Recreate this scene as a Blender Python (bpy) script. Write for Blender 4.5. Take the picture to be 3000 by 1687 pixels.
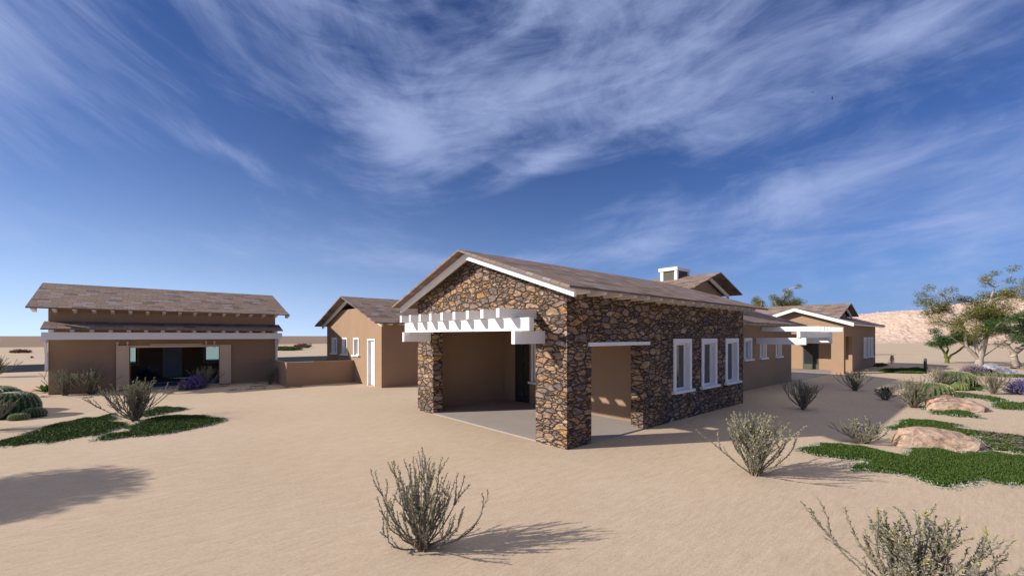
import bpy, math, random
import numpy as np
from mathutils import Vector, Matrix, noise
R = math.radians
scene = bpy.context.scene
for o in list(bpy.data.objects): bpy.data.objects.remove(o)
col = scene.collection

# ------------------------------------------------------------------ camera
# world axes follow the house: X runs along its long side, Y along its gable ends
CAM = Vector((-6.7495, -5.9485, 2.4))
cd = bpy.data.cameras.new("camera"); cam = bpy.data.objects.new("camera", cd); col.objects.link(cam)
cam.location = CAM; cam.rotation_euler = (R(90), 0, R(-41.206))
cd.sensor_width = 36; cd.lens = 14.868; cd.shift_y = 0.0468
cd.clip_start = 0.05; cd.clip_end = 6000
scene.camera = cam
FWD = Vector((.6588, .7523, 0)); RGT = Vector((.7523, -.6588, 0))

# ------------------------------------------------------------------ light
SUN_EL = R(26.6); TRAVEL = Vector((1.73, -1.0, -1.0)).normalized()
sd = bpy.data.lights.new("sun", 'SUN'); sun = bpy.data.objects.new("sun", sd); col.objects.link(sun)
sd.energy = 4.6; sd.angle = R(0.8); sd.color = (1.0, .91, .79)
sun.rotation_euler = TRAVEL.to_track_quat('-Z', 'Y').to_euler()
sun.location = (-30, 20, 30)
scene.view_settings.view_transform = 'Standard'; scene.view_settings.look = 'None'
scene.view_settings.exposure = 0.40; scene.view_settings.gamma = 1
try: scene.view_settings.use_curve_mapping = False
except Exception: pass

def N(nt, t, **kw):
    n = nt.nodes.new(t)
    for k, v in kw.items(): setattr(n, k, v)
    return n
def mth(nt, op, a, b=None, c=None, clamp=False):
    n = N(nt, 'ShaderNodeMath', operation=op); n.use_clamp = clamp
    for i, x in enumerate((a, b, c)):
        if x is None: continue
        if isinstance(x, (int, float)): n.inputs[i].default_value = x
        else: nt.links.new(x, n.inputs[i])
    return n.outputs[0]
def sstep(nt, x, a, b, lo=0., hi=1.):
    n = N(nt, 'ShaderNodeMapRange'); n.interpolation_type = 'SMOOTHSTEP'
    n.inputs[1].default_value = a; n.inputs[2].default_value = b
    n.inputs[3].default_value = lo; n.inputs[4].default_value = hi
    nt.links.new(x, n.inputs[0]); return n.outputs[0]

def make_world():
    w = bpy.data.worlds.new("World"); scene.world = w; w.use_nodes = True
    nt = w.node_tree; nt.nodes.clear(); L = nt.links.new
    out = N(nt, 'ShaderNodeOutputWorld'); bg = N(nt, 'ShaderNodeBackground')
    sky = N(nt, 'ShaderNodeTexSky'); sky.sky_type = 'NISHITA'; sky.sun_disc = False
    sky.sun_elevation = SUN_EL; sky.sun_rotation = R(-60); sky.air_density = 1.0
    sky.dust_density = 0.4; sky.ozone_density = 1.4; sky.altitude = 300
    bg.inputs[1].default_value = 0.061
    tc = N(nt, 'ShaderNodeTexCoord')
    # azimuth measured from the street heading (clockwise), elevation
    mp = N(nt, 'ShaderNodeMapping'); mp.inputs['Rotation'].default_value = (0, 0, R(41.206))
    L(tc.outputs['Generated'], mp.inputs[0])
    sx = N(nt, 'ShaderNodeSeparateXYZ'); L(mp.outputs[0], sx.inputs[0])
    az = mth(nt, 'ARCTAN2', sx.outputs[0], sx.outputs[1])
    el = mth(nt, 'ARCSINE', sx.outputs[2])
    # wind-drawn cirrus: streamlines bend, so streaks fall to the right on one side and rise on the other
    lf_ = mth(nt, 'MAXIMUM', mth(nt, 'SUBTRACT', -.2, az), 0.)
    warp = mth(nt, 'SUBTRACT', mth(nt, 'SUBTRACT', el, mth(nt, 'MULTIPLY', az, .10)), mth(nt, 'MULTIPLY', mth(nt, 'MULTIPLY', lf_, lf_), .55))
    def fbm(sxx, syy, sc, det, seed, dist=0., rough=.6):
        cb = N(nt, 'ShaderNodeCombineXYZ')
        L(mth(nt, 'MULTIPLY', az, sxx), cb.inputs[0]); L(mth(nt, 'MULTIPLY', warp, syy), cb.inputs[1])
        cb.inputs[2].default_value = seed
        n = N(nt, 'ShaderNodeTexNoise'); n.inputs['Scale'].default_value = sc
        n.inputs['Detail'].default_value = det; n.inputs['Roughness'].default_value = rough
        n.inputs['Distortion'].default_value = dist
        L(cb.outputs[0], n.inputs['Vector']); return n.outputs[0]
    fine = fbm(1.5, 5.5, 3.4, 10, 3.1, .6, .62)
    mid = fbm(1.2, 2.4, 2.3, 8, 7.7, .8, .6)
    soft = fbm(.9, 1.3, 1.7, 5, 1.3, .3, .5)
    # banks of cloud: (az, el, half length, half height, tilt, weight)
    blobs = [(-.12, .50, .26, .11, 0, 1.05), (-.27, .44, .11, .07, -.5, .75), (-.45, .56, .22, .06, -.6, .7), (.25, .50, .35, .08, 0, 1.1),
             (.72, .47, .45, .12, 0, 1.15), (.3, .68, .8, .11, 0, 1.0), (-.95, .46, .16, .16, -.1, 1.7), (-.75, .63, .40, .09, 0, .9),
             (0, .36, .14, .024, .33, 1.2), (.60, .285, .38, .055, .15, 1.15), (.85, .20, .4, .12, .1, 1.0), (.40, .22, .3, .03, .2, .6),
             (-.6, .17, .5, .035, 0, .8), (-.1, .17, .3, .025, 0, .75), (-.58, .345, .12, .02, -.3, .75), (-.95, .28, .12, .024, -.3, .8)]
    tot = None
    for (a, e, rx, ry, t, wgt) in blobs:
        da = mth(nt, 'SUBTRACT', az, a); de = mth(nt, 'SUBTRACT', el, e)
        c, s = math.cos(t), math.sin(t)
        p = mth(nt, 'MULTIPLY', mth(nt, 'ADD', mth(nt, 'MULTIPLY', da, c), mth(nt, 'MULTIPLY', de, s)), 1 / rx)
        q = mth(nt, 'MULTIPLY', mth(nt, 'SUBTRACT', mth(nt, 'MULTIPLY', de, c), mth(nt, 'MULTIPLY', da, s)), 1 / ry)
        d2 = mth(nt, 'ADD', mth(nt, 'MULTIPLY', p, p), mth(nt, 'MULTIPLY', q, q))
        g = mth(nt, 'MULTIPLY', mth(nt, 'EXPONENT', mth(nt, 'MULTIPLY', d2, -1.0)), wgt)
        tot = g if tot is None else mth(nt, 'ADD', tot, g)
    nz = mth(nt, 'ADD', mth(nt, 'MULTIPLY', fine, .5), mth(nt, 'ADD', mth(nt, 'MULTIPLY', mid, .8), mth(nt, 'MULTIPLY', soft, .5)))
    dens = sstep(nt, mth(nt, 'ADD', mth(nt, 'MULTIPLY', tot, .50), mth(nt, 'MULTIPLY', mth(nt, 'SUBTRACT', nz, .92), 2.1)), .0, 1.18)
    dens = mth(nt, 'MULTIPLY', mth(nt, 'MULTIPLY', dens, .72), sstep(nt, el, 0.0, .05))
    # invented bright cloud cover out of view, added to lift shade on the ground
    zenith_fill = mth(nt, 'MULTIPLY', sstep(nt, el, .84, 1.12), .9)
    hs = N(nt, 'ShaderNodeMix', data_type='RGBA', blend_type='MULTIPLY'); hs.inputs[0].default_value = 1.
    L(sky.outputs[0], hs.inputs[6]); hs.inputs[7].default_value = SKY_TINT
    # pale air low over the desert, brightest towards the sun's side
    hz = N(nt, 'ShaderNodeMix', data_type='RGBA'); L(sstep(nt, az, -1.1, .75), hz.inputs[0])
    hz.inputs[6].default_value = HAZE_SUN; hz.inputs[7].default_value = HAZE_FAR
    hf = mth(nt, 'MULTIPLY', mth(nt, 'EXPONENT', mth(nt, 'MULTIPLY', mth(nt, 'MAXIMUM', el, 0.), -7.5)), .93)
    h2 = N(nt, 'ShaderNodeMix', data_type='RGBA'); L(hf, h2.inputs[0]); L(hs.outputs[2], h2.inputs[6]); L(hz.outputs[2], h2.inputs[7])
    mx = N(nt, 'ShaderNodeMix', data_type='RGBA'); L(dens, mx.inputs[0])
    L(h2.outputs[2], mx.inputs[6]); mx.inputs[7].default_value = CLOUD
    m3 = N(nt, 'ShaderNodeMix', data_type='RGBA'); L(zenith_fill, m3.inputs[0]); L(mx.outputs[2], m3.inputs[6]); m3.inputs[7].default_value = ZENITH_FILL
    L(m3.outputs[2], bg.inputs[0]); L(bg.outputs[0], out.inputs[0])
SKY_TINT = (.37, .585, 1.10, 1); CLOUD = (5.6, 6.8, 10.6, 1); ZENITH_FILL = (12.2, 11.6, 11.6, 1)
HAZE_SUN = (9.4, 12.2, 17.0, 1); HAZE_FAR = (3.0, 4.8, 9.4, 1)
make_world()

# ------------------------------------------------------------------ materials
def mat(name, base=(.5, .5, .5), rough=.8, spec=.3, var=None, scale=8., bump=0., bscale=60., det=6, metal=0., coord='Object', vscale=(1, 1, 1), tr=0.):
    m = bpy.data.materials.new(name); m.use_nodes = True; nt = m.node_tree
    b = nt.nodes['Principled BSDF']; L = nt.links.new
    b.inputs['Base Color'].default_value = (*base, 1); b.inputs['Roughness'].default_value = rough
    b.inputs['Specular IOR Level'].default_value = spec; b.inputs['Metallic'].default_value = metal
    tc = N(nt, 'ShaderNodeTexCoord'); mp = N(nt, 'ShaderNodeMapping'); mp.inputs['Scale'].default_value = vscale
    L(tc.outputs[coord], mp.inputs[0])
    if var:
        n = N(nt, 'ShaderNodeTexNoise'); n.inputs['Scale'].default_value = scale; n.inputs['Detail'].default_value = det
        L(mp.outputs[0], n.inputs['Vector'])
        cr = N(nt, 'ShaderNodeValToRGB'); els = cr.color_ramp.elements
        cs = [base] + list(var); k = len(cs)
        els[0].position = .28; els[1].position = .72
        els[0].color = (*cs[0], 1); els[1].color = (*cs[-1], 1)
        for i in range(1, k - 1):
            e = els.new(.28 + .44 * i / (k - 1)); e.color = (*cs[i], 1)
        L(n.outputs[0], cr.inputs[0]); L(cr.outputs[0], b.inputs['Base Color'])
    if bump:
        n2 = N(nt, 'ShaderNodeTexNoise'); n2.inputs['Scale'].default_value = bscale; n2.inputs['Detail'].default_value = 4
        L(mp.outputs[0], n2.inputs['Vector'])
        bp = N(nt, 'ShaderNodeBump'); bp.inputs['Strength'].default_value = bump; bp.inputs['Distance'].default_value = .02
        L(n2.outputs[0], bp.inputs['Height']); L(bp.outputs[0], b.inputs['Normal'])
    return m

def mat_leaf(name, cols, rough=.65, trans=.25):
    """each leaf-sized face is its own mesh island: random colour per island"""
    m = bpy.data.materials.new(name); m.use_nodes = True; nt = m.node_tree
    b = nt.nodes['Principled BSDF']; L = nt.links.new
    geo = N(nt, 'ShaderNodeNewGeometry'); cr = N(nt, 'ShaderNodeValToRGB'); els = cr.color_ramp.elements
    els[0].color = (*cols[0], 1); els[1].color = (*cols[-1], 1)
    for i in range(1, len(cols) - 1):
        e = els.new(i / (len(cols) - 1)); e.color = (*cols[i], 1)
    L(geo.outputs['Random Per Island'], cr.inputs[0]); L(cr.outputs[0], b.inputs['Base Color'])
    b.inputs['Roughness'].default_value = rough; b.inputs['Specular IOR Level'].default_value = .25
    if trans:
        t = N(nt, 'ShaderNodeBsdfTranslucent'); L(cr.outputs[0], t.inputs[0])
        ms = N(nt, 'ShaderNodeMixShader'); ms.inputs[0].default_value = trans
        out = nt.nodes['Material Output']
        L(b.outputs[0], ms.inputs[1]); L(t.outputs[0], ms.inputs[2]); L(ms.outputs[0], out.inputs[0])
    return m

def mat_stone():
    m = bpy.data.materials.new("fieldstone_cladding"); m.use_nodes = True; nt = m.node_tree
    b = nt.nodes['Principled BSDF']; L = nt.links.new
    tc = N(nt, 'ShaderNodeTexCoord'); sx = N(nt, 'ShaderNodeSeparateXYZ'); L(tc.outputs['Object'], sx.inputs[0])
    a = mth(nt, 'SUBTRACT', sx.outputs[0], sx.outputs[1])
    cb = N(nt, 'ShaderNodeCombineXYZ'); L(a, cb.inputs[0]); L(mth(nt, 'MULTIPLY', sx.outputs[2], 2.35), cb.inputs[1])
    wn = N(nt, 'ShaderNodeTexNoise'); wn.inputs['Scale'].default_value = 2.6; wn.inputs['Detail'].default_value = 3
    L(cb.outputs[0], wn.inputs['Vector'])
    wa = N(nt, 'ShaderNodeVectorMath', operation='SCALE'); wa.inputs['Scale'].default_value = .30
    ws = N(nt, 'ShaderNodeVectorMath', operation='SUBTRACT'); L(wn.outputs['Color'], ws.inputs[0]); ws.inputs[1].default_value = (.5, .5, .5)
    L(ws.outputs[0], wa.inputs[0])
    wv0 = N(nt, 'ShaderNodeVectorMath', operation='ADD'); L(cb.outputs[0], wv0.inputs[0]); L(wa.outputs[0], wv0.inputs[1])
    wn2 = N(nt, 'ShaderNodeTexNoise'); wn2.inputs['Scale'].default_value = 9; wn2.inputs['Detail'].default_value = 4; L(cb.outputs[0], wn2.inputs['Vector'])
    ws2 = N(nt, 'ShaderNodeVectorMath', operation='SUBTRACT'); L(wn2.outputs['Color'], ws2.inputs[0]); ws2.inputs[1].default_value = (.5, .5, .5)
    wa2 = N(nt, 'ShaderNodeVectorMath', operation='SCALE'); wa2.inputs['Scale'].default_value = .075; L(ws2.outputs[0], wa2.inputs[0])
    wv = N(nt, 'ShaderNodeVectorMath', operation='ADD'); L(wv0.outputs[0], wv.inputs[0]); L(wa2.outputs[0], wv.inputs[1])
    def vor(feature, scale, rnd=.92):
        v = N(nt, 'ShaderNodeTexVoronoi'); v.voronoi_dimensions = '2D'; v.feature = feature
        v.inputs['Scale'].default_value = scale; v.inputs['Randomness'].default_value = rnd
        L(wv.outputs[0], v.inputs['Vector']); return v
    def vor2(feature, scale, rnd=.95):
        q = N(nt, 'ShaderNodeVectorMath', operation='MULTIPLY'); L(wv.outputs[0], q.inputs[0]); q.inputs[1].default_value = (1, 1.75, 1)
        v = N(nt, 'ShaderNodeTexVoronoi'); v.voronoi_dimensions = '2D'; v.feature = feature
        v.inputs['Scale'].default_value = scale; v.inputs['Randomness'].default_value = rnd
        L(q.outputs[0], v.inputs['Vector']); return v
    v1 = vor('F1', 3.1, .88); e1 = vor('DISTANCE_TO_EDGE', 3.1, .88)
    v2 = vor2('F1', 4.3, .9); e2 = vor2('DISTANCE_TO_EDGE', 4.3, .9)
    # some cells split into small filler stones
    sc = N(nt, 'ShaderNodeSeparateColor'); L(v1.outputs['Color'], sc.inputs[0])
    split = mth(nt, 'GREATER_THAN', sc.outputs[2], .48)
    edge_f = mth(nt, 'MINIMUM', e1.outputs['Distance'], mth(nt, 'MULTIPLY', e2.outputs['Distance'], .8))
    def mixf(f, x, y):
        n = N(nt, 'ShaderNodeMix', data_type='FLOAT'); L(f, n.inputs[0]); L(x, n.inputs[2]); L(y, n.inputs[3]); return n.outputs[0]
    def mixc(f, x, y, bt='MIX'):
        n = N(nt, 'ShaderNodeMix', data_type='RGBA', blend_type=bt)
        for i, s in ((0, f), (6, x), (7, y)):
            if isinstance(s, (float, tuple)): n.inputs[i].default_value = s
            else: L(s, n.inputs[i])
        return n.outputs[2]
    edge = mixf(split, e1.outputs['Distance'], edge_f)
    idc = mixc(split, v1.outputs['Color'], v2.outputs['Color'])
    si = N(nt, 'ShaderNodeSeparateColor'); L(idc, si.inputs[0])
    cr = N(nt, 'ShaderNodeValToRGB'); cr.color_ramp.interpolation = 'LINEAR'; els = cr.color_ramp.elements
    pal = [(.0, (.10, .085, .085)), (.12, (.21, .165, .15)), (.25, (.33, .225, .14)), (.36, (.26, .195, .165)), (.48, (.40, .275, .165)), (.58, (.175, .145, .14)),
           (.68, (.42, .29, .18)), (.79, (.21, .17, .155)), (.91, (.40, .235, .11)), (1., (.40, .34, .30))]
    els[0].position = 0; els[0].color = (*pal[0][1], 1); els[1].position = 1; els[1].color = (*pal[-1][1], 1)
    for p, c in pal[1:-1]:
        e = els.new(p); e.color = (*c, 1)
    L(si.outputs[0], cr.inputs[0])
    # veins and blotches on each stone
    n3 = N(nt, 'ShaderNodeTexNoise'); n3.inputs['Scale'].default_value = 9; n3.inputs['Detail'].default_value = 8; n3.inputs['Roughness'].default_value = .68
    n3.inputs['Distortion'].default_value = .6
    off = N(nt, 'ShaderNodeVectorMath', operation='ADD'); L(cb.outputs[0], off.inputs[0])
    ofs = N(nt, 'ShaderNodeVectorMath', operation='SCALE'); ofs.inputs['Scale'].default_value = 9.; L(idc, ofs.inputs[0]); L(ofs.outputs[0], off.inputs[1])
    L(off.outputs[0], n3.inputs['Vector'])
    vr = N(nt, 'ShaderNodeValToRGB'); vr.color_ramp.elements[0].position = .34; vr.color_ramp.elements[1].position = .68
    vr.color_ramp.elements[0].color = (.30, .27, .28, 1); vr.color_ramp.elements[1].color = (1.62, 1.56, 1.48, 1)
    L(n3.outputs[0], vr.inputs[0])
    c1 = mixc(1., cr.outputs[0], vr.outputs[0], 'MULTIPLY')
    n4 = N(nt, 'ShaderNodeTexNoise'); n4.inputs['Scale'].default_value = 40; n4.inputs['Detail'].default_value = 5
    L(cb.outputs[0], n4.inputs['Vector'])
    edn = mth(nt, 'ADD', edge, mth(nt, 'MULTIPLY', mth(nt, 'SUBTRACT', n4.outputs[0], .5), .035))
    gap = sstep(nt, edn, .002, .075)
    c2 = mixc(gap, (.014, .012, .012, 1), c1)
    L(c2, b.inputs['Base Color']); b.inputs['Roughness'].default_value = .88; b.inputs['Specular IOR Level'].default_value = .2
    hgt = mth(nt, 'ADD', mth(nt, 'MULTIPLY', sstep(nt, edge, 0., .16), 1.), mth(nt, 'MULTIPLY', n3.outputs[0], .55))
    hgt = mth(nt, 'ADD', hgt, mth(nt, 'MULTIPLY', si.outputs[1], .4))
    bp = N(nt, 'ShaderNodeBump'); bp.inputs['Strength'].default_value = .9; bp.inputs['Distance'].default_value = .06
    L(hgt, bp.inputs['Height']); L(bp.outputs[0], b.inputs['Normal'])
    return m

def mat_shingle():
    m = bpy.data.materials.new("roof_shingles"); m.use_nodes = True; nt = m.node_tree
    b = nt.nodes['Principled BSDF']; L = nt.links.new
    uv = N(nt, 'ShaderNodeUVMap'); uv.uv_map = 'UVMap'
    sx = N(nt, 'ShaderNodeSeparateXYZ'); L(uv.outputs[0], sx.inputs[0])
    RH, CW = .26, .42
    ry = mth(nt, 'DIVIDE', sx.outputs[1], RH); row = mth(nt, 'FLOOR', ry); fy = mth(nt, 'FRACT', ry)
    wr = N(nt, 'ShaderNodeTexWhiteNoise', noise_dimensions='1D'); L(row, wr.inputs['W'])
    rx = mth(nt, 'ADD', mth(nt, 'DIVIDE', sx.outputs[0], CW), mth(nt, 'ADD', mth(nt, 'MULTIPLY', row, .5), mth(nt, 'MULTIPLY', wr.outputs['Value'], .25)))
    cl = mth(nt, 'FLOOR', rx); fx = mth(nt, 'FRACT', rx)
    cb = N(nt, 'ShaderNodeCombineXYZ'); L(cl, cb.inputs[0]); L(row, cb.inputs[1])
    wn = N(nt, 'ShaderNodeTexWhiteNoise', noise_dimensions='2D'); L(cb.outputs[0], wn.inputs['Vector'])
    cr = N(nt, 'ShaderNodeValToRGB'); cr.color_ramp.interpolation = 'CONSTANT'; els = cr.color_ramp.elements
    pal = [(0., (.235, .17, .138)), (.20, (.265, .19, .148)), (.38, (.22, .165, .142)), (.52, (.24, .185, .17)), (.66, (.285, .205, .16)),
           (.80, (.145, .115, .10)), (.90, (.29, .245, .245))]
    els[0].position = 0; els[0].color = (*pal[0][1], 1); els[1].position = .9; els[1].color = (*pal[-1][1], 1)
    for p, c in pal[1:-1]:
        e = els.new(p); e.color = (*c, 1)
    L(wn.outputs['Value'], cr.inputs[0])
    n = N(nt, 'ShaderNodeTexNoise'); n.inputs['Scale'].default_value = 14; n.inputs['Detail'].default_value = 6
    mp = N(nt, 'ShaderNodeMapping'); mp.inputs['Scale'].default_value = (1, 3, 1); L(uv.outputs[0], mp.inputs[0]); L(mp.outputs[0], n.inputs['Vector'])
    mm = N(nt, 'ShaderNodeMix', data_type='RGBA', blend_type='MULTIPLY'); mm.inputs[0].default_value = 1.
    vr = N(nt, 'ShaderNodeValToRGB'); vr.color_ramp.elements[0].color = (.85, .85, .86, 1); vr.color_ramp.elements[1].color = (1.15, 1.13, 1.1, 1)
    L(n.outputs[0], vr.inputs[0]); L(cr.outputs[0], mm.inputs[6]); L(vr.outputs[0], mm.inputs[7])
    # joints: dark line under each course and between tiles
    half = mth(nt, 'ABSOLUTE', mth(nt, 'SUBTRACT', fy, .5))
    jl = mth(nt, 'MULTIPLY', mth(nt, 'MULTIPLY', sstep(nt, fy, 0., .13), sstep(nt, half, -.02, .05, .45, 1.)), sstep(nt, mth(nt, 'MINIMUM', fx, mth(nt, 'SUBTRACT', 1., fx)), 0., .035))
    m2 = N(nt, 'ShaderNodeMix', data_type='RGBA'); L(jl, m2.inputs[0]); m2.inputs[6].default_value = (.10, .07, .06, 1); L(mm.outputs[2], m2.inputs[7])
    L(m2.outputs[2], b.inputs['Base Color']); b.inputs['Roughness'].default_value = .9; b.inputs['Specular IOR Level'].default_value = .15
    h = mth(nt, 'ADD', mth(nt, 'MULTIPLY', mth(nt, 'SUBTRACT', 1., fy), .8), mth(nt, 'MULTIPLY', jl, .4))
    bp = N(nt, 'ShaderNodeBump'); bp.inputs['Strength'].default_value = .5; bp.inputs['Distance'].default_value = .02
    L(h, bp.inputs['Height']); L(bp.outputs[0], b.inputs['Normal'])
    return m

def mat_sand():
    m = bpy.data.materials.new("desert_sand"); m.use_nodes = True; nt = m.node_tree
    b = nt.nodes['Principled BSDF']; L = nt.links.new
    tc = N(nt, 'ShaderNodeTexCoord')
    def nz(sc, det, sca=(1, 1, 1), rough=.6, dist=0.):
        mp = N(nt, 'ShaderNodeMapping'); mp.inputs['Scale'].default_value = sca; mp.inputs['Rotation'].default_value = (0, 0, R(41))
        L(tc.outputs['Object'], mp.inputs[0])
        n = N(nt, 'ShaderNodeTexNoise'); n.inputs['Scale'].default_value = sc; n.inputs['Detail'].default_value = det
        n.inputs['Roughness'].default_value = rough; n.inputs['Distortion'].default_value = dist
        L(mp.outputs[0], n.inputs['Vector']); return n.outputs[0]
    big = nz(.25, 5); grain = nz(22, 8, (1, 2.0, 1), .82); med = nz(3.5, 6, (1, 1.8, 1), .65); rip = nz(6, 4, (.45, 3.0, 1), .55, .5)
    cr = N(nt, 'ShaderNodeValToRGB'); els = cr.color_ramp.elements
    els[0].position = .30; els[0].color = (.30, .228, .162, 1); els[1].position = .70; els[1].color = (.65, .55, .435, 1)
    e = els.new(.5); e.color = (.50, .392, .285, 1)
    f = mth(nt, 'ADD', mth(nt, 'MULTIPLY', grain, .56), mth(nt, 'ADD', mth(nt, 'MULTIPLY', med, .16), mth(nt, 'ADD', mth(nt, 'MULTIPLY', rip, .16), mth(nt, 'MULTIPLY', big, .14))))
    L(f, cr.inputs[0]); L(cr.outputs[0], b.inputs['Base Color'])
    b.inputs['Roughness'].default_value = .95; b.inputs['Specular IOR Level'].default_value = .1
    bp = N(nt, 'ShaderNodeBump'); bp.inputs['Strength'].default_value = .4; bp.inputs['Distance'].default_value = .03
    L(mth(nt, 'ADD', mth(nt, 'MULTIPLY', rip, .6), mth(nt, 'MULTIPLY', grain, .5)), bp.inputs['Height']); L(bp.outputs[0], b.inputs['Normal'])
    return m

def mat_rock(name, cols, scale=2.5, bump=.5, dist=.05, coord='Object'):
    m = bpy.data.materials.new(name); m.use_nodes = True; nt = m.node_tree
    b = nt.nodes['Principled BSDF']; L = nt.links.new
    tc = N(nt, 'ShaderNodeTexCoord')
    n = N(nt, 'ShaderNodeTexNoise'); n.inputs['Scale'].default_value = scale; n.inputs['Detail'].default_value = 10
    n.inputs['Roughness'].default_value = .65; n.inputs['Distortion'].default_value = 1.0
    mp = N(nt, 'ShaderNodeMapping'); mp.inputs['Scale'].default_value = (1, 1, 2.4); mp.inputs['Rotation'].default_value = (.2, .1, 0)
    L(tc.outputs[coord], mp.inputs[0]); L(mp.outputs[0], n.inputs['Vector'])
    cr = N(nt, 'ShaderNodeValToRGB'); els = cr.color_ramp.elements; k = len(cols)
    els[0].position = .32; els[1].position = .68; els[0].color = (*cols[0], 1); els[1].color = (*cols[-1], 1)
    for i in range(1, k - 1):
        e = els.new(.32 + .36 * i / (k - 1)); e.color = (*cols[i], 1)
    L(n.outputs[0], cr.inputs[0]); L(cr.outputs[0], b.inputs['Base Color'])
    v = N(nt, 'ShaderNodeTexVoronoi'); v.inputs['Scale'].default_value = scale * 1.3; L(mp.outputs[0], v.inputs['Vector'])
    bp = N(nt, 'ShaderNodeBump'); bp.inputs['Strength'].default_value = bump; bp.inputs['Distance'].default_value = dist
    L(mth(nt, 'ADD', n.outputs[0], mth(nt, 'MULTIPLY', v.outputs['Distance'], .5)), bp.inputs['Height']); L(bp.outputs[0], b.inputs['Normal'])
    b.inputs['Roughness'].default_value = .9; b.inputs['Specular IOR Level'].default_value = .15
    return m

def mat_glass(name, tint, thru=.0, rough=.02):
    m = bpy.data.materials.new(name); m.use_nodes = True; nt = m.node_tree; L = nt.links.new
    b = nt.nodes['Principled BSDF']; out = nt.nodes['Material Output']
    b.inputs['Base Color'].default_value = (*tint, 1); b.inputs['Roughness'].default_value = rough
    b.inputs['Specular IOR Level'].default_value = .9; b.inputs['IOR'].default_value = 1.6
    if thru:
        t = N(nt, 'ShaderNodeBsdfTransparent'); t.inputs[0].default_value = (*tint, 1)
        g = N(nt, 'ShaderNodeBsdfGlossy'); g.inputs['Roughness'].default_value = rough
        ms = N(nt, 'ShaderNodeMixShader'); ms.inputs[0].default_value = 1 - thru
        L(t.outputs[0], ms.inputs[1]); L(g.outputs[0], ms.inputs[2]); L(ms.outputs[0], out.inputs[0])
    return m

STONE = mat_stone(); SHING = mat_shingle(); SAND = mat_sand()
STUCCO = mat("tan_stucco", (.33, .222, .145), .93, .12, [(.36, .245, .16)], 1.3, .35, 90)
WHITE = mat("white_paint", (.80, .79, .77), .55, .3, [(.84, .83, .815)], 3, .05, 40)
CREAM = mat("cream_painted_board", (.66, .50, .35), .6, .25, [(.70, .54, .38)], 3, .15, 30, vscale=(1, 1, .2))
DARKF = mat("dark_bronze_frame", (.035, .036, .034), .45, .4)
GREYP = mat("grey_panel", (.10, .09, .075), .8, .2, [(.12, .11, .09)], 5)
DOORP = mat("grey_painted_door", (.50, .50, .52), .6, .3, [(.56, .56, .58)], 4)
CONC = mat("smooth_concrete", (.33, .295, .27), .85, .2, [(.37, .33, .30)], 1.2, .12, 120)
TILE = mat("porch_tile", (.27, .265, .28), .7, .25, [(.31, .30, .31)], 2)
GLASS = mat_glass("window_glass", (.03, .035, .035)); GLASSW = mat_glass("curtained_glass", (.34, .37, .37), rough=.15)
GLASST = mat_glass("blue_tinted_glass", (.66, .90, 1.0), .93)
ASPH = mat("grey_asphalt", (.030, .036, .048), 1.0, .0, [(.04, .046, .06)], .5, .1, 30)
TWIG = mat("grey_twig_bark", (.15, .12, .085), .9, .1, [(.25, .21, .155)], 30)
BLEAF = mat_leaf("grey_green_leaves", [(.17, .17, .12), (.30, .295, .21), (.10, .105, .08), (.42, .41, .31), (.22, .23, .20), (.31, .30, .21)], trans=.15)
BTIP = mat_leaf("yellow_bud_leaves", [(.36, .36, .14), (.44, .40, .12), (.33, .34, .17), (.38, .30, .08)], trans=.15)
MOSS = mat_leaf("dark_green_groundcover", [(.048, .090, .014), (.066, .116, .018), (.036, .068, .012), (.084, .132, .022), (.048, .094, .02)], trans=.1)
MOSSB = mat("groundcover_mat", (.03, .065, .012), .95, .1, [(.045, .09, .016)], 6, .6, 40)
MOSSE = mat_leaf("silver_edge_leaves", [(.30, .34, .32), (.42, .46, .44), (.20, .25, .18), (.10, .16, .07)], trans=.1)
PINKF = mat_leaf("pink_petals", [(.50, .24, .42), (.62, .36, .52), (.42, .18, .36), (.70, .5, .6)], trans=.3)
PURPF = mat_leaf("violet_petals", [(.14, .09, .36), (.20, .13, .46), (.26, .17, .48), (.10, .07, .28)], trans=.25)
LILAF = mat_leaf("lilac_petals", [(.34, .20, .38), (.42, .26, .44), (.28, .16, .34), (.5, .34, .5)], trans=.25)
LAVG = mat_leaf("lavender_leaves", [(.07, .11, .05), (.12, .16, .07), (.05, .08, .04)], trans=.15)
REDF = mat_leaf("dusky_red_flowers", [(.20, .05, .05), (.28, .09, .08), (.12, .05, .04), (.08, .08, .04)], trans=.1)
AGAV = mat_leaf("agave_leaves", [(.05, .14, .03), (.08, .19, .045), (.04, .10, .03)], .5, .05)
AGAVD = mat_leaf("dark_agave_leaves", [(.012, .020, .010), (.02, .03, .013), (.03, .04, .015)], .5, .0)
CACT = mat("cactus_skin", (.022, .055, .018), .6, .3, [(.032, .075, .022)], 4)
CACTY = mat("pale_cactus_skin", (.10, .14, .035), .6, .3, [(.14, .18, .05)], 6)
CACTG = mat("mid_green_cactus_skin", (.045, .08, .022), .6, .3, [(.06, .10, .03)], 5)
SPINE = mat("pale_cactus_spines", (.42, .42, .30), .6, .3); SPINEY = mat("yellow_cactus_spines", (.36, .36, .18), .6, .3)
CROWN = mat("woolly_cactus_crown", (.30, .36, .20), .9, .1, [(.40, .44, .27)], 25, .6, 60)
BARKW = mat("pale_grey_bark", (.30, .26, .215), .9, .1, [(.44, .39, .33)], 5, .5, 30, vscale=(1, 1, .3))
BARKP = mat("peeling_bark", (.10, .08, .06), .9, .1, [(.30, .25, .2), (.62, .57, .5)], 4, .8, 14, vscale=(.6, .6, 2.0))
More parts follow.
